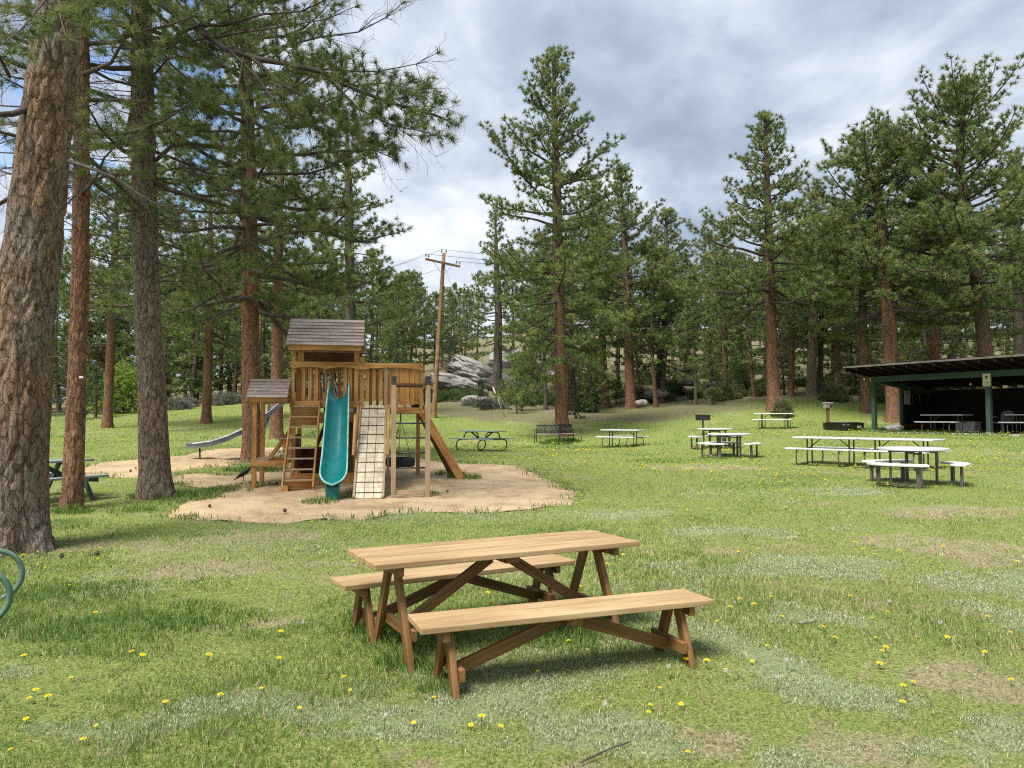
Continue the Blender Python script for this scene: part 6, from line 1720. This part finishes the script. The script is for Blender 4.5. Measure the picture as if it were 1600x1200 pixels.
# ------------------------------------------------------------------ iron benches, grill, fire ring, signs, pole, crow
def build_small():
    def iron_bench():
        root = thing('iron_bench', 'x', 'bench')
        m = MB()
        for k in range(5): m.box((0, -.19+k*.095, .43), (1.2, .075, .028), 0, 0)
        m.build('seat', MT['woodgrey'], root, .004)
        for s in (-1, 1):
            x = s*.58
            m = MB()
            m.tube([(x, -.27, 0), (x, -.24, .25), (x, -.25, .43)], .022, 7); m.tube([(x, .26, 0), (x, .21, .25), (x, .22, .43), (x, .30, .68), (x, .33, .86)], .022, 7)
            m.tube([(x, -.25, .43), (x, 0, .40), (x, .22, .43)], .018, 6)
            m.build('end_frame', MT['black'], root)
            MB().tube([(x, .26, .62), (x, .05, .66), (x, -.20, .65), (x, -.28, .60), (x, -.25, .53), (x, -.2, .55)], .022, 7).build('armrest', MT['black'], root)
        MB().bar((-.6, .325, .86), (.6, .325, .86), .05, .07).build('back_rail', MT['black'], root, .006)
        MB().bar((-.6, .245, .50), (.6, .245, .50), .05, .05).build('back_rail', MT['black'], root, .006)
        m = MB()
        pt = lambda u, w: (u, .25+.075*(w-.5)/.36, w)
        for c in (-.36, 0, .36):
            m.tube([pt(c+.17*math.cos(a), .68+.13*math.sin(a)) for a in np.linspace(0, 2*np.pi, 17)], .024, 5)
            m.tube([pt(c-.18, .52), pt(c, .68), pt(c+.18, .84)], .021, 5); m.tube([pt(c+.18, .52), pt(c, .68), pt(c-.18, .84)], .021, 5)
        m.build('back_lattice', MT['black'], root)
        return root
    b = iron_bench()
    x, y, z = gat(855, 37.2); place(b, USED, (x, y, z), R(-14), 'left of two black iron benches at the central pine, angled to the left', 'iron benches under the central pine')
    x, y, z = gat(891, 37.5); place(b, USED, (x, y, z), R(52), 'right one of two black iron benches at the central pine, angled to the right', 'iron benches under the central pine')
    # grill
    x, y, z = gat(1098, 34.5)
    gr = thing('park_grill', 'black box grill on a single steel post in the lawn', 'grill', (x, y, z), R(8))
    MB().tube([(0, 0, -.1), (0, 0, .68)], .036, 8).build('post', MT['dkmetal'], gr)
    m = MB(); m.box((0, 0, .68), (.52, .40, .02)); m.box((0, .20, .80), (.52, .02, .25), 0, 0); m.box((-.26, 0, .80), (.02, .40, .25), 0, 1); m.box((.26, 0, .80), (.02, .40, .25), 0, 1); m.box((0, -.20, .755), (.52, .02, .15), 0, 0); m.build('firebox', MT['black'], gr, .004)
    m = MB()
    for k in range(9): m.tube([(-.2+k*.05, -.19, .90), (-.2+k*.05, .19, .90)], .006, 5)
    m.build('grate', MT['dkmetal'], gr); MB().tube([(-.27, -.1, .9), (-.36, -.1, .93), (-.36, .1, .93), (-.27, .1, .9)], .011, 6).build('handle', MT['dkmetal'], gr)
    # fire ring
    x, y, z = gat(1317, 35.2)
    fr = thing('fire_ring', 'low black steel fire ring lying in the grass left of the shelter', 'fire ring', (x, y, z), 0)
    m = MB(); prof = [(.82, -.03), (.84, -.03), (.86, .0), (.86, .27), (.89, .28), (.89, .30), (.82, .30), (.82, -.03)]
    m.lathe(prof, (0, 0, 0), 40); m.build('ring', MT['black'], fr)
    MB().box((0, 0, .02), (1.1, 1.1, .05), .4).build('ash_bed', MT['concrete'], fr, .02)
    m = MB()
    for k in range(7): m.tube([(-.45, -.6+k*.2, .31), (.45, -.6+k*.2, .31)], .012, 5)
    m.tube([(-.45, -.66, .31), (-.45, .66, .31)], .014, 5); m.tube([(.45, -.66, .31), (.45, .66, .31)], .014, 5); m.build('cooking_grate', MT['dkmetal'], fr)
    for a, wl in ((-1.95, .12), (-1.75, .10)):
        MB().box((.866*math.cos(a), .866*math.sin(a), .20), (.012, wl, .035), a, 1).build('lettering_strip', MT['steel'], fr)
    MB().box((.862*math.cos(-1.12), .862*math.sin(-1.12), .11), (.012, .24, .11), -1.12, 1).build('vent_plate', MT['concrete'], fr)
    # box on a post
    x, y, z = gat(1293, 36)
    bp = thing('box_on_post', 'small pale box on a red-brown wooden post behind the fire ring', 'post box', (x, y, z), R(12))
    MB().box((0, 0, .42), (.11, .11, 1.0), 0, 2).build('post', MT['rafter2'], bp, .006)
    MB().box((0, 0, 1.04), (.30, .22, .20), 0, 0).build('box', MT['woodgrey'], bp, .008)
    MB().box((0, -.0, 1.165), (.36, .28, .03), 0, 0).build('lid', MT['white'], bp, .006)
    MB().box((.09, -.118, 1.03), (.08, .012, .12), 0, 2).build('flap', MT['black'], bp)
    # utility pole
    x, y, z = gat(678, 45)
    up = thing('utility_pole', 'leaning wooden utility pole with one crossarm behind the playset', 'utility pole', (x, y, z))
    top = pix(693.5, 395, 45)-np.array([x, y, z]); tv = top
    MB().tube([(0, 0, -.5)]+[tv*t for t in np.linspace(.0, 1, 9)], np.r_[.16, np.linspace(.155, .105, 9)], 12).build('pole_shaft', MT['pole'], up)
    c = tv*(1-.62/9.6)
    ax = nrm(np.array([.86, .50, -.10])); a0, a1 = c-ax*1.12+np.array([0, -.16, 0]), c+ax*1.12+np.array([0, -.16, 0])
    MB().bar(a0, a1, .09, .12).build('crossarm', MT['pole'], up, .006)
    for s in (-1, 1):
        MB().bar(c+ax*s*.62+np.array([0, -.21, -.06]), c+np.array([0, -.2, -.75]), .03, .012).build('arm_brace', MT['steel'], up)
    def ins(p):
        MB().lathe([(.012, -.02), (.012, .10), (.05, .11), (.055, .16), (.03, .18), (.045, .21), (.03, .26), (.001, .27)], p, 10).build('insulator', MT['insul'], up)
    tips = []
    for s in (-.98, -.82, .98, .80): p = c+ax*1.12*s+np.array([0, -.16, .06]); ins(p); tips.append(p)
    for q in (-.13, .13): p = tv+np.array([q, 0, -.05]); ins(p); tips.append(p)
    gx, gy, ggz = gat(789, 47); gp = np.array([gx-x, gy-y, ggz-z]); att = tv*.93
    MB().tube([gp, att], .012, 5).build('guy_wire', MT['steel'], up)
    gd = nrm(att-gp); MB().tube([gp, gp+gd*2.0], .035, 7).build('guy_guard', MT['paleguard'], up)
    # second pole, among the left trees, and a third among the right ones carry the wires on
    poles = [np.array([x, y, z])]
    for px2, d2, lab in ((398, 58, 'wooden utility pole hidden among the trees behind the orange-barked pine'), (1452, 60, 'wooden utility pole hidden among the pines behind the shelter')):
        q = gat(px2, d2); o = copy_tree(up); o.location = q; o['label'] = lab; poles.append(np.array(q))
    up['group'] = 'utility poles along the line'
    for o in COL.objects:
        if o.name.startswith('utility_pole'): o['group'] = 'utility poles along the line'
    names = ['upper left', 'lower left', 'upper right']
    for k, ti in enumerate((0, 2, 4)):
        for j, dest in ((1, 'left'), (2, 'right')):
            A = poles[0]+tips[ti]+np.array([0, 0, .25]); B = poles[j]+tips[ti]+np.array([0, 0, .25])
            pts = [A*(1-t)+B*t-np.array([0, 0, 1.0*4*t*(1-t)]) for t in np.linspace(0, 1, 24)]
            m = MB(); m.tube(pts, .010, 4)
            tag(m.build('power_line', MT['rope']), f'thin power line running {dest} from the utility pole {["left crossarm tip", "right crossarm tip", "top"][k]}', 'power line', 'power lines from the utility pole')
    # white tag on the slim trunk
    p = pix(127, 589.5, 13.6-.185)
    tg = MB(); tg.box((0, 0, 0), (.075, .012, .035), 0, 0)
    o = tg.build('tree_tag', MT['white'], None, .002); o.location = tuple(float(v) for v in p); o.rotation_euler = (0, R(-4), R(-8)); tag(o, 'tiny white tag nailed to the slim red-brown trunk', 'tag')
    # crow
    bx, by = at(380, 753)
    cw = thing('crow', 'black crow standing on the sand at the left post of the playset', 'bird', (bx, by, g(bx, by)+.03), R(18))
    import bmesh
    def skin(nm, verts, edges, rad, sub=2):
        me = bpy.data.meshes.new(nm); me.from_pydata(verts, edges, []); o = bpy.data.objects.new(nm, me); COL.objects.link(o)
        md = o.modifiers.new('skin', 'SKIN')
        for v, r in zip(me.skin_vertices[0].data, rad): v.radius = r if hasattr(r, '__len__') else (r, r)
        me.skin_vertices[0].data[0].use_root = True
        s = o.modifiers.new('sub', 'SUBSURF'); s.levels = sub; s.render_levels = sub
        me.materials.append(MT['crow']); o.parent = cw; return o
    k = 1.0
    skin('body', [(0, 0, .155), (.06, 0, .20), (.105, 0, .245), (.13, 0, .285), (.165, 0, .29), (.195, 0, .283), (-.07, 0, .11), (-.13, 0, .065), (-.20, 0, .015)],
         [(0, 1), (1, 2), (2, 3), (3, 4), (4, 5), (0, 6), (6, 7), (7, 8)], [(.062, .058), (.058, .055), (.036, .036), (.036, .035), (.016, .016), (.006, .006), (.05, .042), (.032, .018), (.028, .008)])
    for s in (-1, 1):
        skin('wing', [(.07, s*.052, .205), (0, s*.062, .165), (-.08, s*.05, .11), (-.15, s*.03, .06)], [(0, 1), (1, 2), (2, 3)], [(.02, .034), (.016, .046), (.012, .032), (.006, .012)])
        MB().tube([(.01, s*.025, .12), (.0, s*.028, .06), (.012, s*.03, 0)], [.012, .006, .006], 6).build('leg', MT['crow'], cw)
        m = MB()
        for a in (-.5, 0, .5, 3.14): m.tube([(.012, s*.03, .004), (.012+.035*math.cos(a), s*.03+.035*math.sin(a), .003)], [.005, .003], 5)
        m.build('foot', MT['crow'], cw)
    MB().tube([(.175, 0, .289), (.205, 0, .284), (.228, 0, .274)], [.014, .010, .002], 7).build('beak', MT['crow'], cw)
MT['chairgrey'] = speckled('grey_plastic', (.10, .105, .10), (.17, .175, .17), 5, .5, 0, .0)
MT['woodgrey'] = wood('weathered_grey_wood', (.16, .13, .11), (.36, .31, .27), .7, 2, 40)
MT['rafter2'] = wood('red_brown_post', (.10, .045, .03), (.22, .10, .065), .7, 2, 30)
MT['tealdark'] = speckled('dark_teal_plastic', (.004, .10, .095), (.007, .135, .125), 3, .35, 0, 0)
MT['insul'] = speckled('brown_porcelain', (.10, .08, .07), (.22, .2, .19), 5, .3, 0, 0)
MT['paleguard'] = speckled('pale_guard', (.52, .46, .34), (.62, .56, .44), 5, .6, 0, 0)
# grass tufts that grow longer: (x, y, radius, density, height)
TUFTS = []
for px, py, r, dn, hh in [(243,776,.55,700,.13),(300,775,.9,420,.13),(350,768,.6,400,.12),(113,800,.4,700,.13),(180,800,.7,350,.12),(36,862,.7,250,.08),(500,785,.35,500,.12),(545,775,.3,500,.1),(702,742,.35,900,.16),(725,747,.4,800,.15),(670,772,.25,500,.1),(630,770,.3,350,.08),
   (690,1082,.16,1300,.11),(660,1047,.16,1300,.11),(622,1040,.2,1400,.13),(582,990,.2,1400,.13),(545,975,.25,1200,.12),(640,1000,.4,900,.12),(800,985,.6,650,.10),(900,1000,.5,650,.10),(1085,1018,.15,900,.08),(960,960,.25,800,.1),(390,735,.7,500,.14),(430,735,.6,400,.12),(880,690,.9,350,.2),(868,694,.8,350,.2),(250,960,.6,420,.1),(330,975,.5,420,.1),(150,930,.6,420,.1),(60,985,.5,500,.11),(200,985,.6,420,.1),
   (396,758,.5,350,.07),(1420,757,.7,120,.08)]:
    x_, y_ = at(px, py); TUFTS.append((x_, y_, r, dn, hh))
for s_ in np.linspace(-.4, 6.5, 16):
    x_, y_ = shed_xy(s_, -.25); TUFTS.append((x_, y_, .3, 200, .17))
build_front_set(); build_playset(); build_metal_slide(); build_bow_tables(); build_shelter(); build_white_tables(); build_small()
MT['cone'] = speckled('cone_scales', (.07, .045, .028), (.16, .11, .07), 30, .85, 0, 0)
build_hill(); build_cones()
build_near_trees(); build_mid_trees(); build_background_trees()
build_grass(); build_dandelions()
